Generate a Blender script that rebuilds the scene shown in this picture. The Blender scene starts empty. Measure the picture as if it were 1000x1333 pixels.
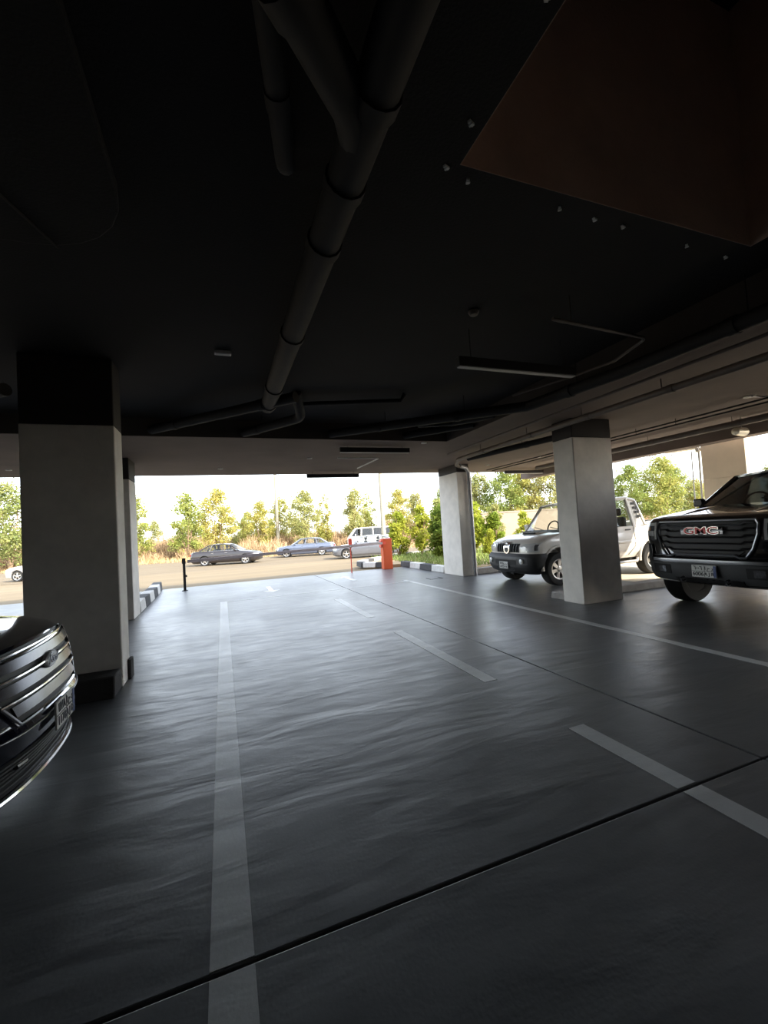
import bpy, bmesh, math, random
from mathutils import Vector, Matrix
R = math.radians
sc = bpy.context.scene
col = sc.collection

# ---------------------------------------------------------------- camera
YAW, PITCH, ROLL, FPX, CH = R(20.8189), R(2.1353), R(-3.41408), 557.98, 1.5
F = Vector((math.sin(YAW)*math.cos(PITCH), math.cos(YAW)*math.cos(PITCH), math.sin(PITCH)))
R0 = Vector((math.cos(YAW), -math.sin(YAW), 0)); U0 = R0.cross(F)
RR = R0*math.cos(ROLL) + U0*math.sin(ROLL); UU = -R0*math.sin(ROLL) + U0*math.cos(ROLL)
cam = bpy.data.objects.new('camera', bpy.data.cameras.new('camera')); col.objects.link(cam)
m3 = Matrix((RR, UU, -F)).transposed()
cam.matrix_world = Matrix.Translation((0, 0, CH)) @ m3.to_4x4()
cam.data.sensor_fit = 'VERTICAL'; cam.data.sensor_height = 36; cam.data.lens = FPX/1333*36
cam.data.clip_start = .05; cam.data.clip_end = 2000
sc.camera = cam

# ---------------------------------------------------------------- sky, sun, exposure
SUN_AZ = math.atan2(-.866, .50); SUN_EL = R(36)
w = bpy.data.worlds.new('sky'); sc.world = w; w.use_nodes = True
nt = w.node_tree; nt.nodes.clear()
sky = nt.nodes.new('ShaderNodeTexSky'); sky.sky_type = 'NISHITA'; sky.sun_disc = False
sky.sun_elevation = SUN_EL; sky.sun_rotation = math.pi/2 - SUN_AZ
sky.air_density = 1.0; sky.dust_density = 1.0; sky.ozone_density = 1.2; sky.altitude = 0
bg = nt.nodes.new('ShaderNodeBackground'); bg.inputs[1].default_value = .45
out = nt.nodes.new('ShaderNodeOutputWorld')
hs = nt.nodes.new('ShaderNodeHueSaturation'); hs.inputs['Saturation'].default_value = .42
nt.links.new(sky.outputs[0], hs.inputs['Color']); nt.links.new(hs.outputs[0], bg.inputs[0]); nt.links.new(bg.outputs[0], out.inputs[0])
sl = bpy.data.lights.new('sun', 'SUN'); sl.energy = 4.8; sl.angle = R(.6); sl.color = (1, .90, .74)
so = bpy.data.objects.new('sun', sl); col.objects.link(so)
sd = Vector((math.cos(SUN_AZ)*math.cos(SUN_EL), math.sin(SUN_AZ)*math.cos(SUN_EL), math.sin(SUN_EL)))
so.rotation_euler = (-sd).to_track_quat('-Z', 'Y').to_euler(); so.location = sd*60
sc.view_settings.view_transform = 'Standard'; sc.view_settings.look = 'None'
sc.view_settings.gamma = 1; sc.view_settings.use_curve_mapping = False
sc.view_settings.exposure = 1.0

# ---------------------------------------------------------------- materials
MATS = {}
def mat(name, c, rough=.6, metal=0, var=.0, vscale=4, bump=0, bscale=30, coat=0, spec=.5, stretch=(1,1,1), vcol=None, translucent=0, rvar=0):
    if name in MATS: return MATS[name]
    m = bpy.data.materials.new(name); m.use_nodes = True; n = m.node_tree; b = n.nodes['Principled BSDF']
    b.inputs['Base Color'].default_value = (*c, 1); b.inputs['Roughness'].default_value = rough; b.inputs['Metallic'].default_value = metal
    b.inputs['Coat Weight'].default_value = coat; b.inputs['Specular IOR Level'].default_value = spec
    tc = n.nodes.new('ShaderNodeTexCoord'); mp = n.nodes.new('ShaderNodeMapping'); mp.inputs['Scale'].default_value = stretch
    n.links.new(tc.outputs['Object'], mp.inputs[0])
    if var or vcol:
        t = n.nodes.new('ShaderNodeTexNoise'); t.inputs['Scale'].default_value = vscale; t.inputs['Detail'].default_value = 6; t.inputs['Roughness'].default_value = .6
        n.links.new(mp.outputs[0], t.inputs['Vector'])
        r = n.nodes.new('ShaderNodeValToRGB'); r.color_ramp.elements[0].position = .3; r.color_ramp.elements[1].position = .7
        c2 = vcol if vcol else tuple(min(1, v*(1+var)) for v in c); c1 = c if vcol else tuple(v*(1-var) for v in c)
        r.color_ramp.elements[0].color = (*c1, 1); r.color_ramp.elements[1].color = (*c2, 1)
        n.links.new(t.outputs[0], r.inputs[0]); n.links.new(r.outputs[0], b.inputs['Base Color'])
        if rvar:
            mr = n.nodes.new('ShaderNodeMapRange'); mr.inputs['To Min'].default_value = rough-rvar; mr.inputs['To Max'].default_value = rough+rvar
            n.links.new(t.outputs[0], mr.inputs[0]); n.links.new(mr.outputs[0], b.inputs['Roughness'])
    if bump:
        t2 = n.nodes.new('ShaderNodeTexNoise'); t2.inputs['Scale'].default_value = bscale; t2.inputs['Detail'].default_value = 4
        n.links.new(mp.outputs[0], t2.inputs['Vector'])
        bp = n.nodes.new('ShaderNodeBump'); bp.inputs['Strength'].default_value = bump; bp.inputs['Distance'].default_value = .02
        n.links.new(t2.outputs[0], bp.inputs['Height']); n.links.new(bp.outputs[0], b.inputs['Normal'])
    MATS[name] = m; return m

def floor_mat():
    m = bpy.data.materials.new('coated_concrete'); m.use_nodes = True; n = m.node_tree; L = n.links; b = n.nodes['Principled BSDF']
    tc = n.nodes.new('ShaderNodeTexCoord')
    def noise(sc_, st, det=5, dist=0):
        mp = n.nodes.new('ShaderNodeMapping'); mp.inputs['Scale'].default_value = st; L.new(tc.outputs['Object'], mp.inputs[0])
        t = n.nodes.new('ShaderNodeTexNoise'); t.inputs['Scale'].default_value = sc_; t.inputs['Detail'].default_value = det; t.inputs['Distortion'].default_value = dist
        L.new(mp.outputs[0], t.inputs['Vector']); return t.outputs[0]
    big = noise(.7, (1,1,1), 8); wav = noise(2.0, (.5,1.7,1), 4, .4); fine = noise(60, (1,1,1), 3); mid = noise(5, (1,1.6,1), 6)
    r = n.nodes.new('ShaderNodeValToRGB'); r.color_ramp.elements[0].position = .3; r.color_ramp.elements[1].position = .72
    r.color_ramp.elements[0].color = (.105,.110,.113,1); r.color_ramp.elements[1].color = (.165,.170,.174,1)
    mx = n.nodes.new('ShaderNodeMath'); mx.operation = 'MULTIPLY_ADD'; mx.inputs[1].default_value = .45; L.new(mid, mx.inputs[0])
    m2 = n.nodes.new('ShaderNodeMath'); m2.operation = 'MULTIPLY'; m2.inputs[1].default_value = .55; L.new(big, m2.inputs[0]); L.new(m2.outputs[0], mx.inputs[2])
    L.new(mx.outputs[0], r.inputs[0]); L.new(r.outputs[0], b.inputs['Base Color'])
    mr = n.nodes.new('ShaderNodeMapRange'); mr.inputs['From Min'].default_value = .3; mr.inputs['From Max'].default_value = .7; mr.inputs['To Min'].default_value = .30; mr.inputs['To Max'].default_value = .48
    L.new(mx.outputs[0], mr.inputs[0]); L.new(mr.outputs[0], b.inputs['Roughness'])
    b1 = n.nodes.new('ShaderNodeBump'); b1.inputs['Strength'].default_value = .26; b1.inputs['Distance'].default_value = .05; L.new(wav, b1.inputs['Height'])
    b2 = n.nodes.new('ShaderNodeBump'); b2.inputs['Strength'].default_value = .15; b2.inputs['Distance'].default_value = .004; L.new(fine, b2.inputs['Height'])
    L.new(b1.outputs[0], b2.inputs['Normal']); L.new(b2.outputs[0], b.inputs['Normal'])
    b.inputs['Specular IOR Level'].default_value = .5
    b.inputs['Coat Weight'].default_value = .12; b.inputs['Coat Roughness'].default_value = .42; b.inputs['Coat IOR'].default_value = 1.6; L.new(b1.outputs[0], b.inputs['Coat Normal'])
    return m
MATS['floor'] = floor_mat()

def glass_mat(name, tint, refl=1.0):
    m = bpy.data.materials.new(name); m.use_nodes = True; n = m.node_tree; n.nodes.clear(); L = n.links
    o = n.nodes.new('ShaderNodeOutputMaterial'); mix = n.nodes.new('ShaderNodeMixShader'); lw = n.nodes.new('ShaderNodeLayerWeight'); lw.inputs[0].default_value = .5; pw = n.nodes.new('ShaderNodeMath'); pw.operation = 'POWER'; pw.inputs[1].default_value = 4.5; L.new(lw.outputs['Facing'], pw.inputs[0]); fr = n.nodes.new('ShaderNodeMath'); fr.operation = 'MULTIPLY_ADD'; fr.inputs[1].default_value = .9; fr.inputs[2].default_value = .04; L.new(pw.outputs[0], fr.inputs[0])
    t = n.nodes.new('ShaderNodeBsdfTransparent'); t.inputs[0].default_value = (*tint, 1)
    g = n.nodes.new('ShaderNodeBsdfGlossy'); g.inputs['Roughness'].default_value = .02; g.inputs[0].default_value = (refl,)*3+(1,)
    L.new(fr.outputs[0], mix.inputs[0]); L.new(t.outputs[0], mix.inputs[1]); L.new(g.outputs[0], mix.inputs[2]); L.new(mix.outputs[0], o.inputs[0])
    MATS[name] = m; return m

def leaf_mat(name, c1, c2, c3):
    m = bpy.data.materials.new(name); m.use_nodes = True; n = m.node_tree; L = n.links; n.nodes.clear()
    o = n.nodes.new('ShaderNodeOutputMaterial'); tc = n.nodes.new('ShaderNodeTexCoord'); oi = n.nodes.new('ShaderNodeObjectInfo')
    t = n.nodes.new('ShaderNodeTexNoise'); t.inputs['Scale'].default_value = 1.3; t.inputs['Detail'].default_value = 8; t.inputs['Roughness'].default_value = .75
    ad = n.nodes.new('ShaderNodeVectorMath'); ad.operation = 'ADD'; L.new(tc.outputs['Object'], ad.inputs[0]); L.new(oi.outputs['Location'], ad.inputs[1]); L.new(ad.outputs[0], t.inputs['Vector'])
    sh = n.nodes.new('ShaderNodeMath'); sh.operation = 'MULTIPLY_ADD'; sh.inputs[1].default_value = .3; L.new(oi.outputs['Random'], sh.inputs[0]); L.new(t.outputs[0], sh.inputs[2])
    r = n.nodes.new('ShaderNodeValToRGB'); e = r.color_ramp.elements
    e[0].position = .42; e[0].color = (*c1, 1); e[1].position = .88; e[1].color = (*c3, 1); k = e.new(.64); k.color = (*c2, 1)
    L.new(sh.outputs[0], r.inputs[0])
    d = n.nodes.new('ShaderNodeBsdfDiffuse'); tr = n.nodes.new('ShaderNodeBsdfTranslucent'); mx = n.nodes.new('ShaderNodeMixShader'); mx.inputs[0].default_value = .38
    L.new(r.outputs[0], d.inputs[0]); L.new(r.outputs[0], tr.inputs[0]); L.new(d.outputs[0], mx.inputs[1]); L.new(tr.outputs[0], mx.inputs[2]); L.new(mx.outputs[0], o.inputs[0])
    MATS[name] = m; return m

mat('column_plaster', (.83,.79,.73), .85, var=.10, vscale=3, bump=.15, bscale=120)
mat('column_beige', (.88,.73,.54), .85, var=.06, vscale=2, bump=.15, bscale=120)
mat('band_charcoal', (.02,.017,.017), .75, var=.15, vscale=5)
mat('ceiling_black', (.006,.0058,.0066), .9, var=.25, vscale=2, bump=.2, bscale=60)
mat('soffit_brown', (.165,.13,.112), .9, var=.12, vscale=1.2, bump=.2, bscale=60)
mat('shaft_brown', (.60,.43,.34), .9, var=.15, vscale=2, bump=.2, bscale=50)
mat('fascia_dark', (.045,.037,.033), .9, var=.2, vscale=2)
mat('wall_paint', (.40,.35,.30), .9, var=.1, vscale=1)
mat('pipe_dark', (.014,.0125,.012), .75, var=.2, vscale=8)
mat('pipe_black', (.006,.0055,.0055), .75, var=.2, vscale=8)
mat('pipe_brown', (.10,.08,.068), .55, var=.15, vscale=8)
mat('steel_grey', (.42,.42,.43), .4, .6, var=.1, vscale=10)
mat('duct_foil', (.6,.55,.45), .35, .7, var=.2, vscale=14, bump=.5, bscale=25)
mat('white_plastic', (.75,.75,.72), .5, var=.04)
mat('fixture_black', (.006,.006,.007), .6, var=.1)
mat('diffuser', (.5,.5,.5), .5, var=.03)
mat('kerb_white', (.70,.69,.66), .85, var=.12, vscale=8, bump=.2, bscale=60)
mat('kerb_black', (.07,.072,.075), .85, var=.25, vscale=8, bump=.2, bscale=60)
mat('kerb_concrete', (.33,.31,.29), .9, var=.18, vscale=6, bump=.25, bscale=50)
mat('kerb_dark', (.035,.032,.031), .9, var=.2, vscale=6, bump=.2, bscale=50)
mat('sand', (.155,.118,.066), .95, vcol=(.22,.17,.10), vscale=.35, bump=.5, bscale=3, stretch=(.35,1.6,1))
mat('soil', (.30,.21,.12), .95, vcol=(.45,.34,.2), vscale=2, bump=.6, bscale=12)
mat('asphalt', (.135,.105,.064), .95, vcol=(.19,.15,.095), vscale=.5, bump=.3, bscale=20, stretch=(.25,2.5,1))
mat('bounce_paving', (.68,.58,.43), .9, var=.1, vscale=2, bump=.1, bscale=30)
mat('tan_wall', (.30,.23,.17), .9, var=.06, vscale=1.5, bump=.1, bscale=30)
mat('orange_paint', (.62,.085,.015), .45, var=.06, vscale=3)
mat('boom_grey', (.42,.36,.36), .45, .2, var=.05)
mat('red_paint', (.75,.09,.05), .5, var=.05)
mat('black_metal', (.02,.02,.02), .5, .2, var=.1)
mat('pole_paint', (.30,.27,.20), .6, .1, var=.06, vscale=2)
mat('paint_black', (.006,.006,.007), .18, 0, coat=.8, var=.02)
mat('paint_navy', (.006,.007,.016), .12, .1, coat=1, var=.02)
mat('paint_white', (.72,.69,.64), .3, 0, coat=.6, var=.03)
mat('paint_charcoal', (.022,.017,.018), .35, .2, coat=.8, var=.03)
mat('paint_bluegrey', (.10,.12,.17), .28, .3, coat=.8, var=.03)
mat('paint_silver', (.16,.17,.195), .28, .4, coat=.8, var=.03)
mat('plastic_black', (.018,.018,.019), .55, var=.1, bump=.05, bscale=200)
mat('plastic_grey', (.05,.052,.055), .5, var=.1)
mat('rubber', (.017,.017,.017), .8, var=.15, bump=.2, bscale=60)
mat('chrome', (.75,.75,.76), .12, 1, var=.02)
mat('dark_chrome', (.16,.16,.165), .25, 1, var=.02)
mat('slat_grey', (.22,.225,.24), .28, .7, var=.04)
mat('badge_silver', (.55,.55,.56), .3, .3, var=.03)
mat('louvre_grey', (.07,.07,.078), .2, .9, var=.04)
mat('alloy', (.62,.60,.57), .3, .9, var=.03)
mat('interior', (.02,.02,.021), .8, var=.1)
mat('lamp_lens', (.62,.63,.62), .22, .0, coat=1, var=.1, vscale=40)
mat('lamp_dark', (.12,.12,.13), .12, .3, coat=1, var=.3, vscale=30)
mat('tail_red', (.35,.02,.02), .2, coat=1, var=.05)
mat('amber', (.6,.22,.03), .25, coat=.8, var=.05)
mat('plate_white', (.62,.62,.60), .5, var=.03)
mat('plate_ink', (.03,.03,.035), .5, var=.02)
mat('plate_blue', (.03,.06,.2), .5, var=.02)
mat('badge_red', (.42,.04,.04), .3, .2, var=.05)
mat('bark', (.22,.15,.09), .9, var=.3, vscale=6, bump=.4, bscale=25)
mat('dry_blade', (.36,.23,.10), .9, vcol=(.52,.37,.18), vscale=.6)
mat('dry_twig', (.34,.22,.12), .9, vcol=(.48,.34,.19), vscale=1.4)
mat('weed_green', (.16,.24,.05), .8, vcol=(.30,.36,.10), vscale=2)
glass_mat('glass_clear', (.86,.90,.88)); glass_mat('glass_tint', (.20,.22,.22)); glass_mat('glass_dark', (.05,.06,.06))
leaf_mat('leaf_field', (.19,.25,.07), (.33,.35,.10), (.50,.41,.12))
leaf_mat('leaf_olive', (.20,.25,.085), (.33,.34,.125), (.46,.40,.17))
leaf_mat('leaf_lime', (.13,.20,.03), (.31,.36,.05), (.50,.49,.08))
leaf_mat('leaf_deep', (.05,.085,.015), (.12,.18,.035), (.30,.33,.06))

lp = MATS['floor'].copy(); lp.name = 'line_paint'; MATS['line_paint'] = lp
for n_ in lp.node_tree.nodes:
    if n_.type == 'VALTORGB': n_.color_ramp.elements[0].color = (.50,.51,.505,1); n_.color_ramp.elements[1].color = (.68,.69,.68,1)
# ---------------------------------------------------------------- mesh helpers
class MB:
    def __init__(s): s.v = []; s.f = []
    def add(s, vs, fs):
        o = len(s.v); s.v += [tuple(v) for v in vs]; s.f += [tuple(i+o for i in f) for f in fs]; return s
    def box(s, x0, x1, y0, y1, z0, z1, M=None):
        vs = [Vector((x, y, z)) for z in (z0, z1) for y in (y0, y1) for x in (x0, x1)]
        if M: vs = [M @ v for v in vs]
        return s.add(vs, [(0,2,3,1),(4,5,7,6),(0,1,5,4),(2,6,7,3),(0,4,6,2),(1,3,7,5)])
    def tube(s, pts, r, n=10, cap=True, flat=None):
        pts = [Vector(p) for p in pts]; rs = r if isinstance(r, (list, tuple)) else [r]*len(pts); rings = []
        up = None
        for i, p in enumerate(pts):
            d = (pts[min(i+1, len(pts)-1)] - pts[max(i-1, 0)]).normalized()
            if up is None: up = Vector((0,0,1)) if abs(d.z) < .9 else Vector((1,0,0))
            a = d.cross(up).normalized(); b = a.cross(d).normalized(); up = b
            k = flat if flat else 1
            rings.append([p + a*math.cos(t)*rs[i] + b*math.sin(t)*rs[i]*k for t in [2*math.pi*j/n for j in range(n)]])
        vs = [q for g in rings for q in g]; fs = []
        for i in range(len(pts)-1):
            for j in range(n): fs.append((i*n+j, i*n+(j+1)%n, (i+1)*n+(j+1)%n, (i+1)*n+j))
        if cap: fs.append(tuple(range(n-1, -1, -1))); fs.append(tuple((len(pts)-1)*n+j for j in range(n)))
        return s.add(vs, fs)
    def lathe(s, prof, c=(0,0,0), axis='y', n=28, closed=False):
        vs = []; c = Vector(c)
        for r, h in prof:
            for j in range(n):
                t = 2*math.pi*j/n; a, b = r*math.cos(t), r*math.sin(t)
                vs.append(c + (Vector((a, h, b)) if axis == 'y' else Vector((a, b, h)) if axis == 'z' else Vector((h, a, b))))
        fs = []; m = len(prof)
        for i in range(m if closed else m-1):
            for j in range(n): fs.append((i*n+j, i*n+(j+1)%n, ((i+1)%m)*n+(j+1)%n, ((i+1)%m)*n+j))
        if not closed:
            fs.append(tuple(range(n))); fs.append(tuple((m-1)*n+j for j in range(n)))
        return s.add(vs, fs)
    def sheet(s, g, d):                       # grid of points thickened by vector d (closed solid)
        nr, nc = len(g), len(g[0]); d = Vector(d)
        vs = [Vector(p) for r in g for p in r] + [Vector(p)+d for r in g for p in r]; o = nr*nc; fs = []
        for i in range(nr-1):
            for j in range(nc-1):
                a, b, c, e = i*nc+j, i*nc+j+1, (i+1)*nc+j+1, (i+1)*nc+j
                fs += [(a, b, c, e), (o+e, o+c, o+b, o+a)]
        bd = [(0, j) for j in range(nc)] + [(i, nc-1) for i in range(1, nr)] + [(nr-1, j) for j in range(nc-2, -1, -1)] + [(i, 0) for i in range(nr-2, 0, -1)]
        for k in range(len(bd)):
            a = bd[k][0]*nc+bd[k][1]; q = bd[(k+1) % len(bd)]; b = q[0]*nc+q[1]; fs.append((b, a, o+a, o+b))
        return s.add(vs, fs)
    def prism(s, poly, d):                    # planar polygon extruded by d
        d = Vector(d); n = len(poly); vs = [Vector(p) for p in poly] + [Vector(p)+d for p in poly]
        return s.add(vs, [tuple(range(n)), tuple(range(2*n-1, n-1, -1))] + [(i, n+i, n+(i+1) % n, (i+1) % n) for i in range(n)])
    def mesh(s, name):
        me = bpy.data.meshes.new(name); me.from_pydata(s.v, [], s.f)
        bm = bmesh.new(); bm.from_mesh(me); bmesh.ops.recalc_face_normals(bm, faces=bm.faces); bm.to_mesh(me); bm.free()
        return me
    def build(s, name, m, parent=None, bevel=0, angle=35, smooth=True):
        me = s.mesh(name); me.materials.append(MATS[m]); 
        if smooth:
            me.polygons.foreach_set('use_smooth', [True]*len(me.polygons)); me.set_sharp_from_angle(angle=R(angle))
        o = bpy.data.objects.new(name, me); col.objects.link(o); o.parent = parent
        if bevel:
            b = o.modifiers.new('bevel', 'BEVEL'); b.width = bevel; b.segments = 2; b.limit_method = 'ANGLE'; b.angle_limit = R(40)
        return o
def tag(o, label, cat, group=None):
    o['label'] = label; o['category'] = cat
    if group: o['group'] = group
    return o
def struct(o): o['kind'] = 'structure'; return o
def empty(name, loc=(0,0,0), rz=0):
    o = bpy.data.objects.new(name, None); col.objects.link(o); o.location = loc; o.rotation_euler = (0,0,rz); o.empty_display_size = .2; return o
def copy_tree(o, parent=None):
    c = o.copy(); col.objects.link(c); c.parent = parent
    for ch in list(o.children): copy_tree(ch, c)
    return c
def link_me(name, me, parent=None, loc=(0,0,0), rot=(0,0,0), scale=(1,1,1)):
    o = bpy.data.objects.new(name, me); col.objects.link(o); o.parent = parent; o.location = loc; o.rotation_euler = rot; o.scale = scale; return o
def text(name, body, size, M, m, parent, shear=0, ext=.002, bold=0, ax='CENTER', sx=1):
    cu = bpy.data.curves.new(name, 'FONT'); cu.body = body; cu.size = size; cu.align_x = ax; cu.align_y = 'CENTER'; cu.extrude = ext; cu.shear = shear; cu.offset = bold
    t = bpy.data.objects.new(name+'_curve', cu); col.objects.link(t); bpy.context.view_layer.update()
    me = bpy.data.meshes.new_from_object(t.evaluated_get(bpy.context.evaluated_depsgraph_get())); bpy.data.objects.remove(t)
    me.transform(Matrix.Diagonal((sx, 1, 1, 1))); me.transform(M); me.materials.clear(); me.materials.append(MATS[m])
    return link_me(name, me, parent)

# ================================================================ SETTING
CZ = 3.2
# floor: slabs with recessed joints
b = MB(); b.box(-12, 10.6, -9, 15.0, -.12, -.025)
floor = struct(b.build('floor', 'kerb_dark', smooth=False))
J = .008
for x0, x1, y0, y1 in ((-12, 2.95-J, 1.67+J, 15.0), (2.95+J, 8.4, 1.67+J, 15.0), (8.4, 10.6, 1.67+J, 6.3), (8.4, 10.6, 10.9, 15.0), (-12, 2.95-J, -9, 1.67-J), (2.95+J, 10.6, -9, 1.67-J)):
    MB().box(x0, x1, y0, y1, -.03, 0).build('floor_slab', 'floor', floor, bevel=.006, smooth=False)
def line(x0, x1, y0, y1, name='lane_line'):
    return MB().box(x0, x1, y0, y1, -.002, .0025).build(name, 'line_paint', floor, smooth=False)
line(-.105, .045, -3, 1.655); line(-.105, .045, 1.685, 10.75)
line(-.105, 4.74, 10.75, 10.82)
for y0, y1 in ((-.9, 1.655), (1.685, 2.47), (3.51, 5.81), (6.98, 9.3)): line(2.24, 2.38, y0, y1, 'lane_dash')
line(4.69, 4.81, 1.685, 11.2); line(4.69, 4.81, -3, 1.655)
def arrow(x, y, s, tip):
    pts = [(0, 1.1), (.3, .55), (.08, .55), (.08, -.6), (-.08, -.6), (-.08, .55), (-.3, .55)]
    p = [(x+a*s, y+c*s*tip, .0005) for a, c in pts]
    if tip < 0: p.reverse()
    return MB().prism(p, (0,0,.003)).build('arrow_marking', 'line_paint', floor, smooth=False)
arrow(1.18, 12.45, .8, -1); arrow(3.62, 12.75, .8, 1)
MB().box(5.35, 5.75, 10.75, 10.78, 0, .004).box(5.35, 5.38, 10.78, 11.05, 0, .004).box(5.72, 5.75, 10.78, 11.05, 0, .004).build('drain_cover_frame', 'kerb_dark', floor, smooth=False)

# ground outside
xs = [-140, -60, -30, -12, -4, 3, 10.6, 14, 22, 40, 80, 160]; ys = [-40, -12, 15.0, 17, 20, 24, 28, 40, 46, 60, 100, 220]
def gz(y): return -.03 if y <= 15 else -.03-.37*min(1, (y-15)/12.)
g = MB(); g.add([(x, y, gz(y)-.12*(y < 15 and -12 < x < 10.7)) for y in ys for x in xs], [(i*12+j, i*12+j+1, (i+1)*12+j+1, (i+1)*12+j) for i in range(11) for j in range(11)])
struct(g.build('ground', 'sand', smooth=False))
struct(MB().box(10.6, 17, -10, 12, -.10, -.005).box(8.4, 10.6, 6.3, 10.9, -.024, -.001).build('pavement_and_bounce_apron', 'bounce_paving', smooth=False))  # outer apron is added to bounce warm light inside; the inner bay is real
rz = -R(17)
def road_pt(t, n, z): return (5+t*math.cos(rz)-n*math.sin(rz), 31.6+t*math.sin(rz)+n*math.cos(rz), z)
struct(MB().add([road_pt(-90, -6.5, -.385), road_pt(90, -6.5, -.385), road_pt(90, 6, -.385), road_pt(-90, 6, -.385)], [(0,1,2,3)]).build('road', 'asphalt', smooth=False))

# ceiling: brown soffit slab with black painted zone and a shaft
HX0, HX1, HY0, HY1 = 1.33, 3.91, -1.4, 1.98
BX, BY, BZ = 4.42, 7.72, 3.5
def slab(mb, x0, x1, y0, y1, z0=CZ, z1=CZ+.6): mb.box(x0, x1, y0, y1, z0, z1)
b = MB(); slab(b, -12, BX, BY, 12.45); slab(b, BX, 10.25, -9, 12.45)
ceil = struct(b.build('ceiling', 'soffit_brown', smooth=False))
b = MB()
for q in ((-12, HX0, -9, BY), (HX1, BX, -9, BY), (HX0, HX1, HY1, BY), (HX0, HX1, -9, HY0)): slab(b, *q, BZ, BZ+.3)
b.build('painted_ceiling', 'ceiling_black', ceil, smooth=False)
for a in ((HX0, HX1, HY1-.004, HY1), (HX1-.004, HX1, HY0, HY1-.004), (HX0, HX0+.004, HY0, HY1-.004), (HX0+.004, HX1-.004, HY0, HY0+.004)):
    MB().box(*a, BZ+.001, 5.4).build('shaft_wall', 'shaft_brown', ceil, smooth=False)
MB().box(-12, BX, BY-.012, BY-.001, CZ+.002, BZ).build('recess_fascia', 'fascia_dark', ceil, smooth=False)
MB().box(BX-.012, BX-.001, -9, BY-.012, CZ+.002, BZ).build('recess_fascia', 'fascia_dark', ceil, smooth=False)
MB().box(HX0, HX1, HY0, HY1, 5.4, 5.5).build('shaft_lid', 'ceiling_black', ceil, smooth=False)
MB().box(10.25, 10.6, -9, 12.75, 2.97, 3.8).build('edge_beam', 'soffit_brown', ceil, smooth=False)
# rounded dropped box overhead
pts = [(-4.0, -1.5), (-.46, -1.5), (-.46, 2.5)] + [(-1.06+.60*math.cos(t), 2.62+.60*math.sin(t)) for t in [R(a) for a in range(0, 91, 15)]] + [(-4.0, 3.22)]
MB().prism([(x, y, 3.42) for x, y in pts], (0,0,.079)).build('dropped_ceiling_box', 'ceiling_black', ceil, bevel=.01)
MB().tube([(-1.05, 2.75, 3.41), (-.9, 3.2, 3.41)], .008, 6).build('seam', 'pipe_dark', ceil)
# walls out of view
struct(MB().box(-12.2, 10.6, -9.2, -9, -.03, 3.8).build('wall_back', 'wall_paint', smooth=False))
struct(MB().box(10.4, 10.6, -9, .5, 0, 2.97).build('wall_right_light_block', 'wall_paint', smooth=False))  # unseen wall added to block side light; its length sets the interior darkness
struct(MB().box(-12.2, -12, -9, 12.4, -.03, 3.8).build('wall_left', 'wall_paint', smooth=False))

# columns
def column(x0, x1, y0, y1, zp, label, shaft='column_plaster', band='band_charcoal', top=CZ):
    t = empty('concrete_column', ((x0+x1)/2, (y0+y1)/2, 0)); hx, hy = (x1-x0)/2, (y1-y0)/2
    MB().box(-hx, hx, -hy, hy, 0, zp).build('shaft', shaft, t, bevel=.012)
    MB().box(-hx, hx, -hy, hy, zp, top).build('painted_top', band, t, bevel=.012)
    return tag(t, label, 'column')
column(-1.87, -1.035, 5.27, 5.64, 2.77, 'wide plastered column with black painted top behind the navy car', top=BZ)
column(-2.3, -1.68, 9.7, 10.38, 2.77, 'plastered column by the striped kerb, far behind the navy car')
cC = column(6.32, 6.72, 10.62, 11.72, 2.97, 'slim white column carrying a grey drain pipe beside the shrubs')
column(5.68, 6.57, 5.66, 6.13, 2.87, 'white and grey column between the white pickup and the black pickup')
tE = column(10.86, 11.28, 5.95, 6.88, 2.2, 'beige column standing in the sun outside the edge beam', 'column_beige', 'column_beige', 3.6)
MB().tube([(6.66, 10.53, 0), (6.66, 10.53, 2.75), (6.63, 10.50, 2.95), (6.5, 10.42, 3.06), (6.28, 10.35, 3.1)], .055, 12).build('drain_pipe', 'steel_grey')
dp = bpy.data.objects['drain_pipe']; tag(dp, 'grey vertical drain pipe on the face of the slim white column', 'pipe')
MB().tube([(6.66, 10.53, .9), (6.66, 10.53, .98)], .066, 12).build('coupling', 'steel_grey', dp); MB().tube([(6.66, 10.53, 2.6), (6.66, 10.53, 2.7)], .066, 12).build('coupling', 'steel_grey', dp)

# ================================================================ CEILING SERVICES
def pipe(pts, r, m, label, rings=(), name='ceiling_pipe', hang=True, group=None, top=CZ):
    o = MB().tube(pts, r, 14).build(name, m); tag(o, label, 'pipe', group)
    for a in rings:
        i = int(a); p = Vector(pts[i]).lerp(Vector(pts[i+1]), a-i); d = (Vector(pts[i+1])-Vector(pts[i])).normalized()
        MB().tube([p-d*.04, p+d*.04], r*1.13, 14).build('coupling', m, o)
        if hang: MB().tube([p+d*.12, p+d*.12+Vector((0,0,top-p.z))], .006, 6).build('hanger_rod', m, o)
    return o
def elbow(p0, p1, p2, r, n=6):
    p0, p1, p2 = map(Vector, (p0, p1, p2)); a = p1+(p0-p1).normalized()*r; c = p1+(p2-p1).normalized()*r
    return [tuple((1-t)**2*a+2*t*(1-t)*p1+t*t*c) for t in [k/n for k in range(n+1)]]
mp = pipe([(.68, -2, 3.32), (.68, 6.18, 3.32)], .10, 'pipe_dark', 'thick main drain pipe running along the black ceiling to the cross pipes', (.44, .5, .56, .72, .9, .985), top=BZ)
MB().tube([(-.65, .42, 3.32), (.33, 1.39, 3.32), (.60, 1.67, 3.32), (.68, 1.82, 3.32)], .095, 14).build('branch', 'pipe_dark', mp)
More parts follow.
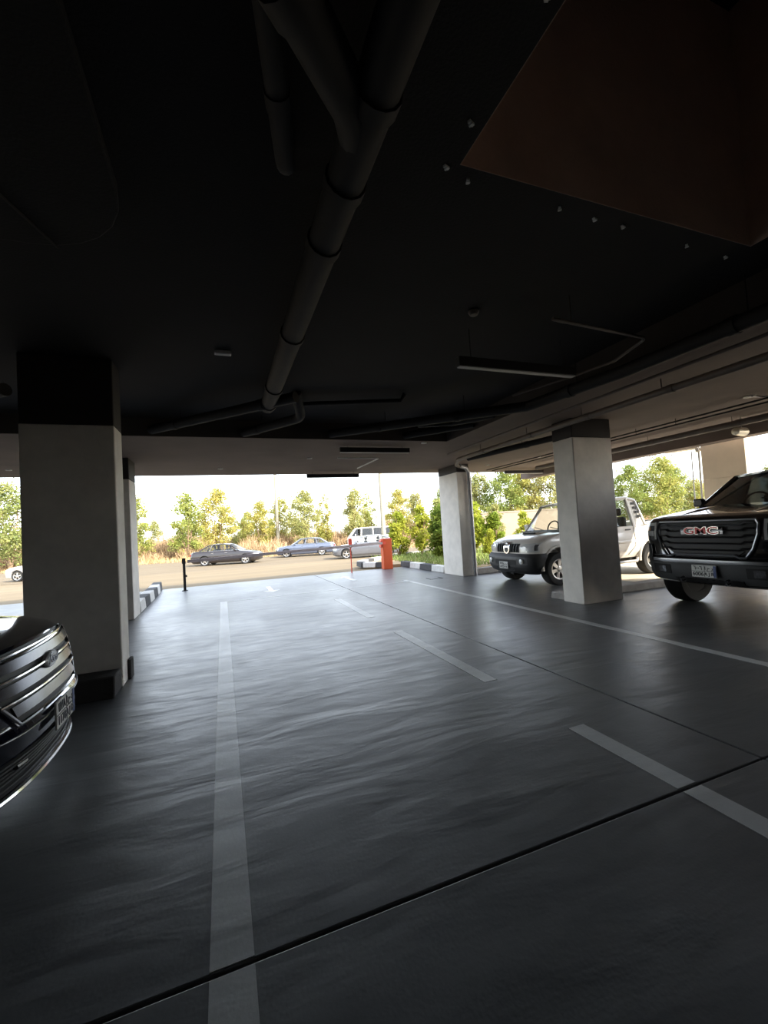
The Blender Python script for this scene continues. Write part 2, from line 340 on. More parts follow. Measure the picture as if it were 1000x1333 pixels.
MB().tube([(.25, 1.31, 3.32), (.33, 1.39, 3.32)], .107, 14).build('branch_collar', 'pipe_dark', mp)
pipe([(.0, .5, 3.36), (.22, 1.43, 3.36)]+elbow((.22, 1.43, 3.36), (.385, 2.12, 3.36), (.385, 2.14, 3.5), .06)+[(.385, 2.135, 3.5)], .05, 'pipe_dark', 'short thin pipe turning up into the ceiling beside the main drain', (1.55,), top=BZ)
pipe([(-1.0, 7.70, 3.30), (.99, 5.63, 3.30)], .072, 'pipe_dark', 'diagonal black pipe crossing just under the end of the main drain', (.2, .8), top=BZ)
pipe([(-4.2, 7.70, 3.30), (-2.2, 5.9, 3.30)], .072, 'pipe_dark', 'diagonal black pipe behind the wide plastered column', (.2,), top=BZ)
pipe([(.42, 7.70, 3.28), (.95, 6.95, 3.28)]+elbow((.95, 6.95, 3.28), (1.22, 6.55, 3.28), (1.1, 6.1, 3.4), .14)+[(1.06, 6.0, 3.49)], .072, 'pipe_dark', 'second diagonal black pipe curving up beside the main drain end', (.4,), top=BZ)
pipe([(1.95, 7.70, 3.30), (4.22, 5.0, 3.14), (4.30, 3.45, 3.10), (4.30, -2, 3.10)], .074, 'pipe_black', 'long black pipe crossing the recess and following its edge', (.3, .7, 1.5, 2.2, 2.5), top=BZ)
pipe([(3.45, 7.70, 3.30), (4.38, 6.65, 3.30)], .066, 'pipe_black', 'short diagonal black pipe ending at the edge of the recess', (.5,), top=BZ)
pipe([(1.2, 6.25, 3.40), (2.6, 5.85, 3.40), (2.65, 5.8, 3.49)], .032, 'pipe_black', 'thin black pipe stub between the diagonal pipes')
pipe([(3.4, 6.95, 3.34), (4.0, 6.75, 3.34), (4.2, 6.3, 3.3), (4.36, 6.0, 3.3)], .06, 'pipe_black', 'bent black pipe with a trap in the corner of the recess', (.5,), top=BZ)
pipe([(5.32, -2, 3.03), (5.36, 8.9, 3.03), (5.9, 9.9, 3.06), (6.25, 10.35, 3.09)], .048, 'pipe_brown', 'long brown pipe under the soffit leading to the slim column', (.4, .52, .64, .76, .9))
pipe([(4.86, 2.2, 3.1), (4.92, 8.6, 3.1)], .02, 'pipe_brown', 'thin brown pipe hung beside the long brown pipe')
pipe([(6.3, 6.0, 3.08), (6.12, 6.45, 3.05), (5.55, 8.75, 3.03)], .06, 'pipe_black', 'dark slanting pipe between the grey column and the slim column', (1.3,))
pipe([(7.70, 1.0, 3.1), (7.74, 11.2, 3.1)], .014, 'pipe_dark', 'thin conduit under the brown soffit, beside the edge downlight')
pipe([(7.90, 1.0, 3.08), (7.94, 11.2, 3.08)], .014, 'pipe_dark', 'thin conduit under the brown soffit, next to the edge beam pipe', (.42, .5))
pipe([(9.0, 1.0, 3.05), (9.05, 10.5, 3.05)], .06, 'pipe_brown', 'brown pipe running beside the edge beam', (.3, .42, .6))
pipe([(9.35, 1.0, 3.1), (9.35, 4.9, 3.1), (9.3, 5.1, 3.1)], .05, 'pipe_black', 'black pipe stub ending over the black pickup')
fl = MB().lathe([(.03,-.2),(.07,-.19),(.08,-.08),(.08,.08),(.05,.1),(.05,.14)], (9.3, 5.12, 2.92), 'x', 16).build('fan_duct', 'duct_foil'); tag(fl, 'round foil wrapped duct end hanging at the edge beam', 'duct')
MB().tube([(9.3, 5.12, 2.98), (9.3, 5.12, 3.2)], .01, 6).build('hanger_rod', 'steel_grey', fl)
pipe([(10.9, 7.75, 3.06), (10.9, 7.25, 3.03), (10.9, 6.98, 3.02), (10.9, 6.95, 2.9)], .07, 'duct_foil', 'foil wrapped bent pipe on the beige column', (.4,), name='foil_pipe', hang=False)
pipe([(10.9, 6.95, 2.9), (10.9, 6.97, .0)], .022, 'white_plastic', 'white vertical downpipe on the beige column', name='downpipe')
pipe([(10.9, 7.12, 2.95), (10.9, 7.14, .0)], .014, 'white_plastic', 'thin white cable pipe beside the downpipe on the beige column', name='cable_pipe')
# linear lights
def linear_light(x, y, z, label, top=CZ):
    t = empty('linear_light', (x, y, z))
    MB().box(-.76, .76, -.04, .04, .006, .10).build('housing', 'fixture_black', t, bevel=.004)
    MB().box(-.75, .75, -.03, .03, -.004, .006).build('diffuser', 'diffuser', t)
    for s in (-.6, .6): MB().tube([(s, 0, .1), (s, 0, top-z)], .004, 6).build('suspension_rod', 'fixture_black', t)
    return tag(t, label, 'light')
linear_light(3.07, 3.72, 3.09, 'unlit long black linear light with pale underside under the black ceiling', BZ)
linear_light(3.03, 8.25, 3.06, 'unlit black linear light over the marked lane under the brown soffit')
linear_light(3.03, 11.85, 3.02, 'unlit black linear light against the sky at the garage exit')
linear_light(9.4, 11.5, 3.02, 'unlit black linear light above the white pickup bonnet')
def spot(x, y, label, sx=.05, sy=.05, z=CZ-.004):
    t = empty('downlight', (x, y, z)); 
    MB().lathe([(sx*1.15, -.012), (sx*1.15, .004)], axis='z', n=20).build('trim_ring', 'white_plastic', t)
    MB().lathe([(sx*.8, -.016), (sx*.8, -.004)], axis='z', n=20).build('lens', 'diffuser', t)
    return tag(t, label, 'downlight', 'small downlights in the soffit')
spot(.03, 11.2, 'small white downlight in soffit above the marked lane exit')
spot(1.95, 9.7, 'small white downlight in soffit beside the hanging conduit')
spot(7.5, 10.8, 'small white downlight in soffit beyond the slim white column')
spot(-4.15, 11.2, 'small white downlight in soffit behind the wide plastered column')
spot(3.21, 7.54, 'small white downlight among the diagonal pipes', z=BZ-.004)
spot(3.95, 7.85, 'small white downlight on the border of the black ceiling')
spot(8.2, 9.4, 'small white downlight in soffit over the white pickup')
spot(7.72, 4.1, 'bright white downlight in soffit over the black pickup', .07)
jb = empty('junction_box', (.09, 4.82, BZ-.001)); MB().box(-.085, .085, -.035, .035, -.035, 0).build('box', 'white_plastic', jb, bevel=.004); MB().box(-.07, .07, -.025, .025, -.039, -.035).build('cover', 'diffuser', jb)
tag(jb, 'small white junction box on the black ceiling left of the main drain', 'junction box')
sm = empty('smoke_detector', (2.31, 3.38, BZ)); MB().lathe([(.05, -.001), (.05, -.02), (.035, -.045), (.01, -.048)], axis='z', n=20).build('housing', 'pipe_brown', sm); MB().lathe([(.058, 0), (.058, -.008)], axis='z', n=20).build('base', 'pipe_dark', sm)
tag(sm, 'round dark smoke detector on the black ceiling', 'smoke detector')
pipe([(2.8, 2.91, 3.25), (3.9, 2.99, 3.25)]+elbow((3.9, 2.99, 3.25), (4.07, 3.0, 3.25), (4.2, 3.35, 3.25), .08)+[(4.28, 3.56, 3.25), (4.17, 4.08, 3.25), (3.9, 4.9, 3.25)], .016, 'pipe_brown', 'thin bent conduit beside the long linear light', (.1,), name='conduit', top=BZ)
pipe([(2.5, 9.3, 3.13), (3.42, 9.3, 3.13)]+elbow((3.42, 9.3, 3.13), (3.5, 9.3, 3.13), (3.3, 10.3, 3.08), .08)+[(3.3, 10.4, 3.06)], .016, 'white_plastic', 'thin angled conduit hanging in front of the garage exit', name='conduit')
pipe([(7.5, 3.95, 3.14), (7.62, 3.95, 3.14), (7.7, 3.9, 3.13), (7.7, 3.8, 3.12)], .014, 'steel_grey', 'short bent conduit feeding the bright downlight', name='conduit')
# clips round the shaft
CL = 'white cable clip stuck to the black ceiling beside the brown shaft'
for x, y, a in ((1.26, 2.01, .3), (1.43, 2.06, 1.2), (2.13, 2.08, .9), (2.44, 2.09, .2), (2.7, 2.09, .2), (3.38, 2.11, .5), (3.85, 2.12, .1), (1.25, 1.20, 1.2), (1.25, 1.74, .4)):
    o = MB().box(-.018, .018, -.008, .008, -.012, .001).box(-.006, .006, -.012, .012, -.018, -.012).build('cable_clip', 'white_plastic'); o.location = (x, y, BZ); o.rotation_euler = (0,0,a)
    tag(o, CL, 'clip', 'cable clips round the shaft')

# ================================================================ KERBS
def kerb(name, path, h, wd, mats, label, first=0, L=.75, taper=.85, gap=.012):
    P = [Vector((x, y, 0)) for x, y in path]; root = empty(name, P[0]); k = first
    for a, c in zip(P[:-1], P[1:]):
        d = (c-a).length; n_ = max(1, round(d/L)); u = (c-a)/d; nrm = Vector((-u.y, u.x, 0))
        for i in range(n_):
            p = a+u*(d*i/n_+gap) - P[0]; q = a+u*(d*(i+1)/n_-gap) - P[0]
            vs = [p-nrm*wd/2, q-nrm*wd/2, q+nrm*wd/2, p+nrm*wd/2]; mb = MB()
            top = [p-nrm*wd/2*taper, q-nrm*wd/2*taper, q+nrm*wd/2*taper, p+nrm*wd/2*taper]
            mb.add(vs+[t+Vector((0,0,h)) for t in top], [(3,2,1,0),(4,5,6,7),(0,1,5,4),(1,2,6,5),(2,3,7,6),(3,0,4,7)])
            mb.build('kerb_stone', mats[k % len(mats)], root, bevel=.015); k += 1
    return tag(root, label, 'kerb')
BW = ('kerb_white', 'kerb_black')
kerb('striped_kerb', [(-1.82, 10.5), (-1.86, 13.5), (-1.95, 15.1)], .24, .28, BW, 'black and white striped kerb running out beside the black post')
kerb('striped_kerb', [(6.5, 11.85), (6.45, 15.2)], .2, .28, BW, 'black and white striped kerb between the slim column and the orange barrier cabinet')
kerb('striped_kerb', [(5.95, 15.3), (5.2, 16.2), (5.25, 17.0), (6.2, 18.2), (7.6, 19.4), (9, 20.1), (12, 20.3)], .2, .28, BW, 'black and white striped kerb curving round the shrub bed outside', 1)
kerb('concrete_kerb', [(6.85, 10.85), (10.4, 10.95)], .17, .3, ('kerb_concrete',), 'plain concrete kerb along the far side of the white pickup', L=1.2)
kerb('concrete_kerb', [(5.72, 6.33), (6.1, 6.33)], .12, .38, ('kerb_concrete',), 'short concrete kerb end beside the white pickup front wheel', L=1)
kerb('concrete_kerb', [(6.585, 6.22), (6.95, 6.22), (9.6, 6.22)], .13, .28, ('kerb_dark', 'kerb_concrete', 'kerb_concrete'), 'concrete kerb with one dark stone between the two pickups', L=1.3)
kerb('wheel_stop_kerb', [(-1.03, 5.09), (-2.6, 5.09)], .21, .34, ('kerb_dark',), 'dark kerb at the foot of the wide plastered column', L=1.6)
MB().box(-1.033, -1.0, 5.5, 5.66, 0, .22).build('corner_guard', 'kerb_dark', bevel=.01); tag(bpy.data.objects['corner_guard'], 'small dark guard at the rear foot of the wide plastered column', 'corner guard')
struct(MB().prism([(6.62,11.9,-.12), (14,11.9,-.12), (14,19.9,-.12), (9.1,19.9,-.12), (7.7,19.2,-.12), (6.3,18.0,-.12), (5.4,16.9,-.12), (5.35,16.3,-.12), (5.95,15.5,-.12), (6.62,15.3,-.12)], (0,0,.2)).build('shrub_bed', 'soil', smooth=False))

# ================================================================ BARRIER
t = empty('barrier_gate', (5.6, 14.72, 0))
MB().box(-.17, .17, -.15, .15, 0, 1.08).build('cabinet', 'orange_paint', t, bevel=.015)
MB().box(-.18, .18, -.16, .16, 1.08, 1.11).build('cabinet_lid', 'red_paint', t, bevel=.008)
MB().box(-.23, -.17, -.10, .10, .80, 1.06).build('arm_hub', 'red_paint', t, bevel=.01)
A0 = Vector((5.4, 14.55, .96)); A1 = Vector((-1.0, 14.02, .86)); o0 = Vector((5.6, 14.72, 0))
dA = (A1-A0); ang = math.atan2(dA.y, dA.x); Lb = dA.length
arm = MB().box(0, Lb, -.02, .02, -.045, .045).build('boom_arm', 'boom_grey', t, bevel=.006); arm.location = A0-o0; arm.rotation_euler = (0, -math.asin(dA.z/Lb), ang)
MB().box(0, .12, -.024, .024, -.05, .05).build('arm_clamp', 'red_paint', t).location = A0-o0
MB().box(-.015, .015, -.015, .015, 0, .9).build('support_leg', 'red_paint', t).location = (-1.42, -.22, 0)
MB().box(-.06, .06, -.03, .03, .88, 1.2).build('support_head', 'red_paint', t, bevel=.01).location = (-1.42, -.22, 0)
tag(t, 'orange barrier gate cabinet with long grey boom arm and thin red support leg', 'barrier gate')
t = empty('catch_post', (-1.09, 14.04, 0))
MB().box(-.035, .035, -.035, .035, 0, .93).build('post', 'black_metal', t, bevel=.006); MB().box(-.08, .08, -.08, .08, 0, .015).build('foot_plate', 'black_metal', t); MB().box(.035, .07, -.02, .02, .4, .46).build('latch', 'black_metal', t)
MB().box(-.05, .05, -.06, -.035, .80, .96).build('fork', 'black_metal', t)
tag(t, 'slim black steel post catching the end of the boom arm', 'post')

# ================================================================ VEHICLES (local: nose at x=0, +x backwards, z up)
class Body:
    """closed shell stacked from horizontal slices (z, front x, rear x, half width, front corner length, front exponent, rear corner length, rear exponent)"""
    def __init__(s, sl): s.s = sl
    def at(s, z):
        S = s.s
        if z <= S[0][0]: return S[0]
        for a, c in zip(S[:-1], S[1:]):
            if z <= c[0]:
                t = (z-a[0])/(c[0]-a[0]) if c[0] > a[0] else 0
                return tuple(p+(q-p)*t for p, q in zip(a, c))
        return S[-1]
    def fx(s, y, z):
        q = s.at(z); u = min(.999, abs(y)/q[3]); return q[1]+q[4]*(1-(1-u**q[5])**(1/q[5]))
    def ring(s, q, K=18):
        z, fx, rx, hw, Rf, nf, Rr, nr = q; v = []
        for k in range(-K, K+1):
            t = math.pi/2*k/K; sn, cs = math.sin(t), math.cos(t)
            v.append((fx+Rf*(1-max(0, cs)**(2/nf)), hw*math.copysign(abs(sn)**(2/nf), sn), z))
        xa, xb = fx+Rf, rx-Rr
        for j in range(1, 12): v.append((xa+(xb-xa)*j/12, hw, z))
        for k in range(K, -K-1, -1):
            t = math.pi/2*k/K; sn, cs = math.sin(t), math.cos(t)
            v.append((rx-Rr*(1-max(0, cs)**(2/nr)), hw*math.copysign(abs(sn)**(2/nr), sn), z))
        for j in range(11, 0, -1): v.append((xa+(xb-xa)*j/12, -hw, z))
        return v
    def mesh(s, sub=3):
        rows = []
        for a, c in zip(s.s[:-1], s.s[1:]):
            for k in range(sub):
                t = k/sub; rows.append(tuple(p+(q-p)*t for p, q in zip(a, c)))
        rows.append(s.s[-1]); mb = MB(); rg = [s.ring(q) for q in rows]; n = len(rg[0]); fs = []
        for i in range(len(rg)-1):
            for j in range(n): fs.append((i*n+j, i*n+(j+1) % n, (i+1)*n+(j+1) % n, (i+1)*n+j))
        fs.append(tuple(range(n-1, -1, -1))); fs.append(tuple((len(rg)-1)*n+j for j in range(n)))
        mb.add([p for r in rg for p in r], fs); return mb
    def build(s, name, m, parent, arches=(), sub=3, angle=40):
        o = s.mesh(sub).build(name, m, None, angle=angle)
        for i, (x, r, yi, z) in enumerate(arches):
            for sg in (-1, 1):
                c = MB().lathe([(r, yi*sg), (r, 1.6*sg)], (x, 0, z), 'y', 40).build('cutter', m)
                md = o.modifiers.new('cut', 'BOOLEAN'); md.operation = 'DIFFERENCE'; md.object = c; md.solver = 'EXACT'
        if arches:
            bpy.context.view_layer.update(); dg = bpy.context.evaluated_depsgraph_get()
            me = bpy.data.meshes.new_from_object(o.evaluated_get(dg)); cs = [q.object for q in o.modifiers]
            o.modifiers.clear(); o.data = me; me.set_sharp_from_angle(angle=R(angle))
            for c in cs: bpy.data.objects.remove(c)
            me.materials.clear(); me.materials.append(MATS[m])
        o.name = name; o.parent = parent; return o
    def patch(s, y0, y1, z0, z1, off=.006, th=.03, nu=14, nv=4):
        f0 = z0 if callable(z0) else (lambda u: z0); f1 = z1 if callable(z1) else (lambda u: z1); g = []
        for j in range(nv+1):
            row = []
            for i in range(nu+1):
                u = i/nu; y = y0+(y1-y0)*u; z = f0(u)+(f1(u)-f0(u))*j/nv; row.append((s.fx(y, z)-off, y, z))
            g.append(row)
        return MB().sheet(g, (th, 0, 0))
    def rib(s, pts, r, off=.005, n=8, flat=None, sub=6):
        P = []
        for (ya, za), (yb, zb) in zip(pts[:-1], pts[1:]):
            for k in range(sub):
                t = k/sub; y, z = ya+(yb-ya)*t, za+(zb-za)*t; P.append((s.fx(y, z)-off, y, z))
        y, z = pts[-1]; P.append((s.fx(y, z)-off, y, z)); return MB().tube(P, r, n, flat=flat)

def wheel(parent, x, y, r, wd, rimr, spokes, rim='alloy', sg=1, detail=True):
    """sg = side the face looks to (+1/-1 in y)"""
    t = empty('wheel', (x, y, r)); t.parent = parent; h = wd/2
    MB().lathe([(rimr, -h*.9), (rimr+.03, -h), (r*.93, -h), (r*.985, -h*.8), (r, -h*.4), (r, h*.4), (r*.985, h*.8), (r*.93, h), (rimr+.03, h), (rimr, h*.9)], n=40, closed=True).build('tire', 'rubber', t)
    m = MB(); f = h*.75*sg
    m.lathe([(rimr, 0), (rimr, h*.9*sg), (rimr*.9, h*.85*sg), (rimr*.88, 0)], n=36, closed=True)
    m.lathe([(rimr*.30, f-.03*sg), (rimr*.28, f), (rimr*.12, f+.012*sg), (.004, f+.012*sg)], n=20)
    for k in range(spokes):
        a = 2*math.pi*k/spokes+.3; ca, sa = math.cos(a), math.sin(a)
        def P(rad, tan, yy): return (rad*ca-tan*sa, yy, rad*sa+tan*ca)
        w0, w1 = rimr*.13, rimr*.2; yi, yo = f-.035*sg, f
        vs = [P(rimr*.2, -w0, yi), P(rimr*.2, w0, yi), P(rimr*.93, w1, yi), P(rimr*.93, -w1, yi), P(rimr*.2, -w0, yo), P(rimr*.2, w0, yo), P(rimr*.93, w1, yo-.01*sg), P(rimr*.93, -w1, yo-.01*sg)]
        m.add(vs, [(0,1,2,3),(4,7,6,5),(0,4,5,1),(1,5,6,2),(2,6,7,3),(3,7,4,0)])
    m.build('rim', rim, t)
    MB().lathe([(rimr*1.005, -h*.88*sg), (rimr*.9, .0)], n=30).build('brake_disc', 'interior', t)
    return t

def surf(g):
    n = len(g[0]); return MB().add([p for r in g for p in r], [(i*n+j, i*n+j+1, (i+1)*n+j+1, (i+1)*n+j) for i in range(len(g)-1) for j in range(n-1)])

def greenhouse(t, belt, roof, paint, glass, wins, crown=.04, pr=.035, bow=.10, rear_glass=True, ws_glass=None, rbow=.05, shrink=1.0):
    """belt / roof: lists of (x, half width, z) front to back; wins: which bays hold glass"""
    for sg in (-1, 1):
        m = MB()
        for bb, rr_ in zip(belt, roof): m.tube([(bb[0], bb[1]*sg, bb[2]-.03), (rr_[0], rr_[1]*sg, rr_[2])], pr, 8)
        m.tube([(q[0], q[1]*sg, q[2]) for q in roof], pr, 8)
        for i, w_ in enumerate(wins):
            if not w_:
                m.sheet([[(belt[i][0], belt[i][1]*sg, belt[i][2]-.03), (belt[i+1][0], belt[i+1][1]*sg, belt[i+1][2]-.03)], [(roof[i][0], roof[i][1]*sg, roof[i][2]), (roof[i+1][0], roof[i+1][1]*sg, roof[i+1][2])]], (0, -.03*sg, 0))
        m.build('cab_side_frame', paint, t)
    def across(q, n, bw=0, cr=0): return [(q[0]-bw*(1-(2*k/n-1)**2), q[1]*(2*k/n-1), q[2]+cr*(1-(2*k/n-1)**2)) for k in range(n+1)]
    rows = []
    for i in range(len(roof)-1):
        for k in range(4):
            q = tuple(a+(c-a)*k/4 for a, c in zip(roof[i], roof[i+1])); rows.append(q)
    rows.append(roof[-1]); n_ = len(rows)-1
    g = []
    for i, q in enumerate(rows):
        e = i/n_; bw = bow*max(0, 1-e*4) - rbow*max(0, e*4-3)
        g.append(across(q, 12, bw, crown))
    MB().sheet(g, (0,0,.03)).build('roof', paint, t)
    def curtain(a, c, bw0, bw1, cr1): return [[tuple(p+(q-p)*k/5 for p, q in zip(u, v)) for u, v in zip(across(a, 12, bw0), across(c, 12, bw1, cr1))] for k in range(6)]
    surf(curtain(belt[0], roof[0], bow*1.6, bow, crown)).build('windshield', ws_glass or glass, t)
    if rear_glass: surf(curtain(belt[-1], roof[-1], -rbow*1.3, -rbow, crown)).build('rear_window', glass, t)
    for sg in (-1, 1):
        for i, w_ in enumerate(wins):
            if w_:
                P = lambda q, dz: Vector((q[0], q[1]*sg, q[2]+dz))
                surf([[P(belt[i], -.02), P(belt[i+1], -.02)], [P(roof[i], 0), P(roof[i+1], 0)]]).build('side_window', glass, t)

def plate(parent, body_x, y, z, w_, h, top, bot, right_top='', right_bot='', strip=True):
    p = MB().box(body_x-.012, body_x, y-w_/2, y+w_/2, z-h/2, z+h/2).build('licence_plate', 'plate_white', parent, bevel=.003)
    # text faces -x; its reading direction is towards -y
    B = Matrix(((0, 0, -1), (-1, 0, 0), (0, 1, 0))).to_4x4()
    def tx(s, yy, zz, size):
        if s: text('lettering', s, size, Matrix.Translation((body_x-.014, yy, zz)) @ B, 'plate_ink', p, ext=.0015, bold=.0015)
    l = y+w_/2; ww = w_*.88
    tx(top, l-ww*.30, z+h*.24, h*.44); tx(bot, l-ww*.30, z-h*.24, h*.44); tx(right_top, l-ww*.80, z+h*.24, h*.36); tx(right_bot, l-ww*.80, z-h*.24, h*.36)
    q = MB().box(body_x-.0145, body_x-.0118, l-w_*.98, l-w_*.02, z-.002, z+.002).box(body_x-.0145, body_x-.0118, l-ww*.60-.002, l-ww*.60+.002, z-h*.46, z+h*.46)
    q.build('divider', 'plate_ink', p)
    if strip: MB().box(body_x-.0146, body_x-.0118, y-w_/2+.004, l-ww, z-h*.46, z+h*.46).build('blue_strip', 'plate_blue', p)
    return p
def mirror(t, x, y, z, m, sg, s=1):
    o = MB().box(x-.06*s, x+.06*s, y, y+.2*sg*s, z, z+.17*s).build('side_mirror', m, t, bevel=.03*s)
    MB().tube([(x, y-.12*sg, z+.02), (x, y+.03*sg, z+.05)], .025, 8).build('mirror_arm', m, o)
    return o
def seats(t, xs_, y, z, h=.75):
    for x in xs_:
        for sg in (-1, 1):
            s = MB().box(x, x+.14, y*sg-.24, y*sg+.24, z-.25, z+h-.22).build('seat', 'interior', t, bevel=.05)
            MB().box(x+.02, x+.12, y*sg-.13, y*sg+.13, z+h-.20, z+h).build('headrest', 'interior', s, bevel=.04)
def steering(t, x, y, z):
    pts = [(x+.07*math.sin(a)*.8, y+.19*math.cos(a), z+.17*math.sin(a)) for a in [2*math.pi*k/20 for k in range(21)]]
    MB().tube(pts, .017, 8).build('steering_wheel', 'interior', t)

# ---------------------------------------------------------------- black pickup
def black_pickup():
    t = empty('pickup_truck', (6.28, 4.06, 0))
    n = 3.6
    B = Body([(.42,.16,5.7,.90,.40,n,.2,4), (.47,.07,5.72,.97,.44,n,.2,4), (.56,.03,5.74,1.0,.46,n,.2,4), (.78,.0,5.75,1.02,.48,n,.15,4), (.84,.03,5.75,1.02,.48,n,.15,4),
              (1.2,.03,5.75,1.02,.46,n,.15,4), (1.33,.06,5.75,1.0,.45,n,.15,4), (1.385,.12,5.75,.985,.46,n,.15,4), (1.42,.25,5.75,.96,.46,n,.15,4), (1.47,.62,5.75,.93,.44,n,.15,4), (1.55,1.50,5.7,.90,.3,n,.1,4)])
    B.build('body', 'paint_black', t, [(.92,.50,.62,.46), (4.55,.50,.62,.46)])
    for x in (.92, 4.55):
        for sg in (-1, 1): wheel(t, x, .86*sg, .43, .29, .26, 6, 'dark_chrome', sg)
    for sg in (-1, 1):   # fender flares
        pts = [(.92+.53*math.cos(a), 1.0*sg, .46+.53*math.sin(a)) for a in [math.pi*k/16 for k in range(17)]]
        MB().tube(pts, .035, 8).build('wheel_arch_flare', 'plastic_black', t)
    # grille
    gf = lambda u: .80+.30*abs(2*u-1)**6
    gr = B.patch(-.65, .65, lambda u: .84+.20*max(0, abs(2*u-1)-.6)/.4, 1.335, .012, .03, 24, 4).build('grille', 'plastic_black', t)
    fr = [(-.40,.865), (-.45,.835), (-.52,.835), (-.60,.95), (-.665,1.15), (-.67,1.28), (-.64,1.335), (.64,1.335), (.67,1.28), (.665,1.15), (.60,.95), (.52,.835), (.45,.835), (.40,.865), (-.40,.865)]
    B.rib(fr, .017, .035, flat=1).build('grille_surround', 'slat_grey', gr)
    for z in (1.275, 1.205, 1.115, 1.03, .94):
        e = .62 - max(0, 1.05-z)*.35
        for part in ([(-e, z+.015), (-e+.10, z+.015), (-e+.14, z-.01), (e-.14, z-.01), (e-.10, z+.015), (e, z+.015)],):
            B.rib(part, .016, .030, flat=.8).build('grille_bar', 'dark_chrome' if z < 1.25 else 'slat_grey', gr)
    Bm = Matrix(((0, 0, -1), (-1, 0, 0), (0, 1, 0))).to_4x4()
    bz = 1.195
    bp_ = B.patch(-.28, .28, bz-.045, bz+.045, .045, .02).build('badge', 'dark_chrome', t)
    text('badge_lettering', 'GMC', .135, Matrix.Translation((B.fx(0, bz)-.052, 0, bz)) @ Bm, 'chrome', bp_, ext=.006, bold=.008, sx=1.55)
    text('badge_lettering', 'GMC', .135, Matrix.Translation((B.fx(0, bz)-.059, 0, bz)) @ Bm, 'badge_red', bp_, ext=.006, bold=.001, sx=1.55)
    for sg in (-1, 1):
        hl = B.patch(.70*sg, .93*sg, 1.05, lambda u: 1.345-.02*u, .012, .05, 8, 6).build('headlight', 'lamp_dark', t)
        B.patch(.715*sg, .745*sg, 1.07, 1.33, .018, .02, 3, 6).build('light_strip', 'lamp_lens', hl)
        B.patch(.745*sg, .92*sg, 1.28, 1.325, .018, .02, 6, 2).build('light_strip', 'lamp_lens', hl)
        B.patch(.76*sg, .90*sg, 1.12, 1.2, .018, .02, 6, 2).build('projector', 'lamp_lens', hl)
        B.patch(.84*sg, .91*sg, 1.2, 1.27, .018, .02, 6, 2).build('side_marker', 'amber', hl)
        fg = B.patch(.50*sg, .80*sg, .56, .70, .01, .03, 8, 4).build('fog_light_recess', 'interior', t)
        B.patch(.58*sg, .70*sg, .585, .675, .016, .02, 5, 3).build('fog_light', 'lamp_dark', fg)
        B.patch(.80*sg, .98*sg, .78, 1.0, .012, .03, 6, 4).build('air_curtain', 'interior', t)
        B.rib([(.80*sg, .80), (.82*sg, .98)], .012, .02).build('trim', 'dark_chrome', t)
        MB().tube([(.02, .30*sg, .48), (-.06, .30*sg, .47), (-.07, .30*sg, .52), (.0, .30*sg, .53)], .016, 8).build('tow_hook', 'dark_chrome', t)
    B.patch(-.78, .78, .745, .79, .022, .04, 24, 2).build('bumper_step', 'slat_grey', t)
    B.patch(-.78, .78, .825, .845, .022, .04, 24, 2).build('trim', 'dark_chrome', t)
    B.patch(-.92, .92, .47, .735, .004, .03, 24, 3).build('bumper', 'plastic_grey', t)
    B.patch(-.45, .45, .435, .52, .016, .03, 24, 2).build('skid_plate', 'plastic_black', t)
    for k in range(11): B.patch(-.42+.08*k, -.39+.08*k, .44, .515, .022, .02, 1, 1).build('vent_slat', 'dark_chrome', t)
    plate(t, B.fx(0, .63)-.03, .0, .632, .33, .17, '٦٠٠٦', '6006', 'ا ح ر', 'A J R')
    # bonnet bulges
    for sg in (-1, 1):
        MB().tube([(.35, .46*sg, 1.425), (.7, .5*sg, 1.475), (1.4, .55*sg, 1.53)], [.05, .10, .12], 10, flat=.25).build('bonnet_bulge', 'paint_black', t)
    belt = [(1.45,.90,1.55), (2.55,.93,1.52), (3.55,.93,1.52), (4.0,.90,1.52)]; roof = [(2.15,.74,2.0), (2.6,.76,2.05), (3.5,.76,2.05), (3.85,.74,2.0)]
    greenhouse(t, belt, roof, 'paint_black', 'glass_dark', (1, 1, 0), pr=.045, bow=.14, ws_glass='glass_tint')
    for sg in (-1, 1): mirror(t, 1.62, .95*sg, 1.54, 'paint_black', sg, .85)
    seats(t, (2.7,), .42, 1.5, .42); steering(t, 2.1, .42, 1.56)
    MB().tube([(1.55,-.5,1.585), (1.62,.1,1.62)], .01, 6).build('wiper', 'plastic_black', t)
    tag(t, 'black full-size pickup truck with wide barred grille parked beside the grey column', 'pickup truck')
black_pickup()

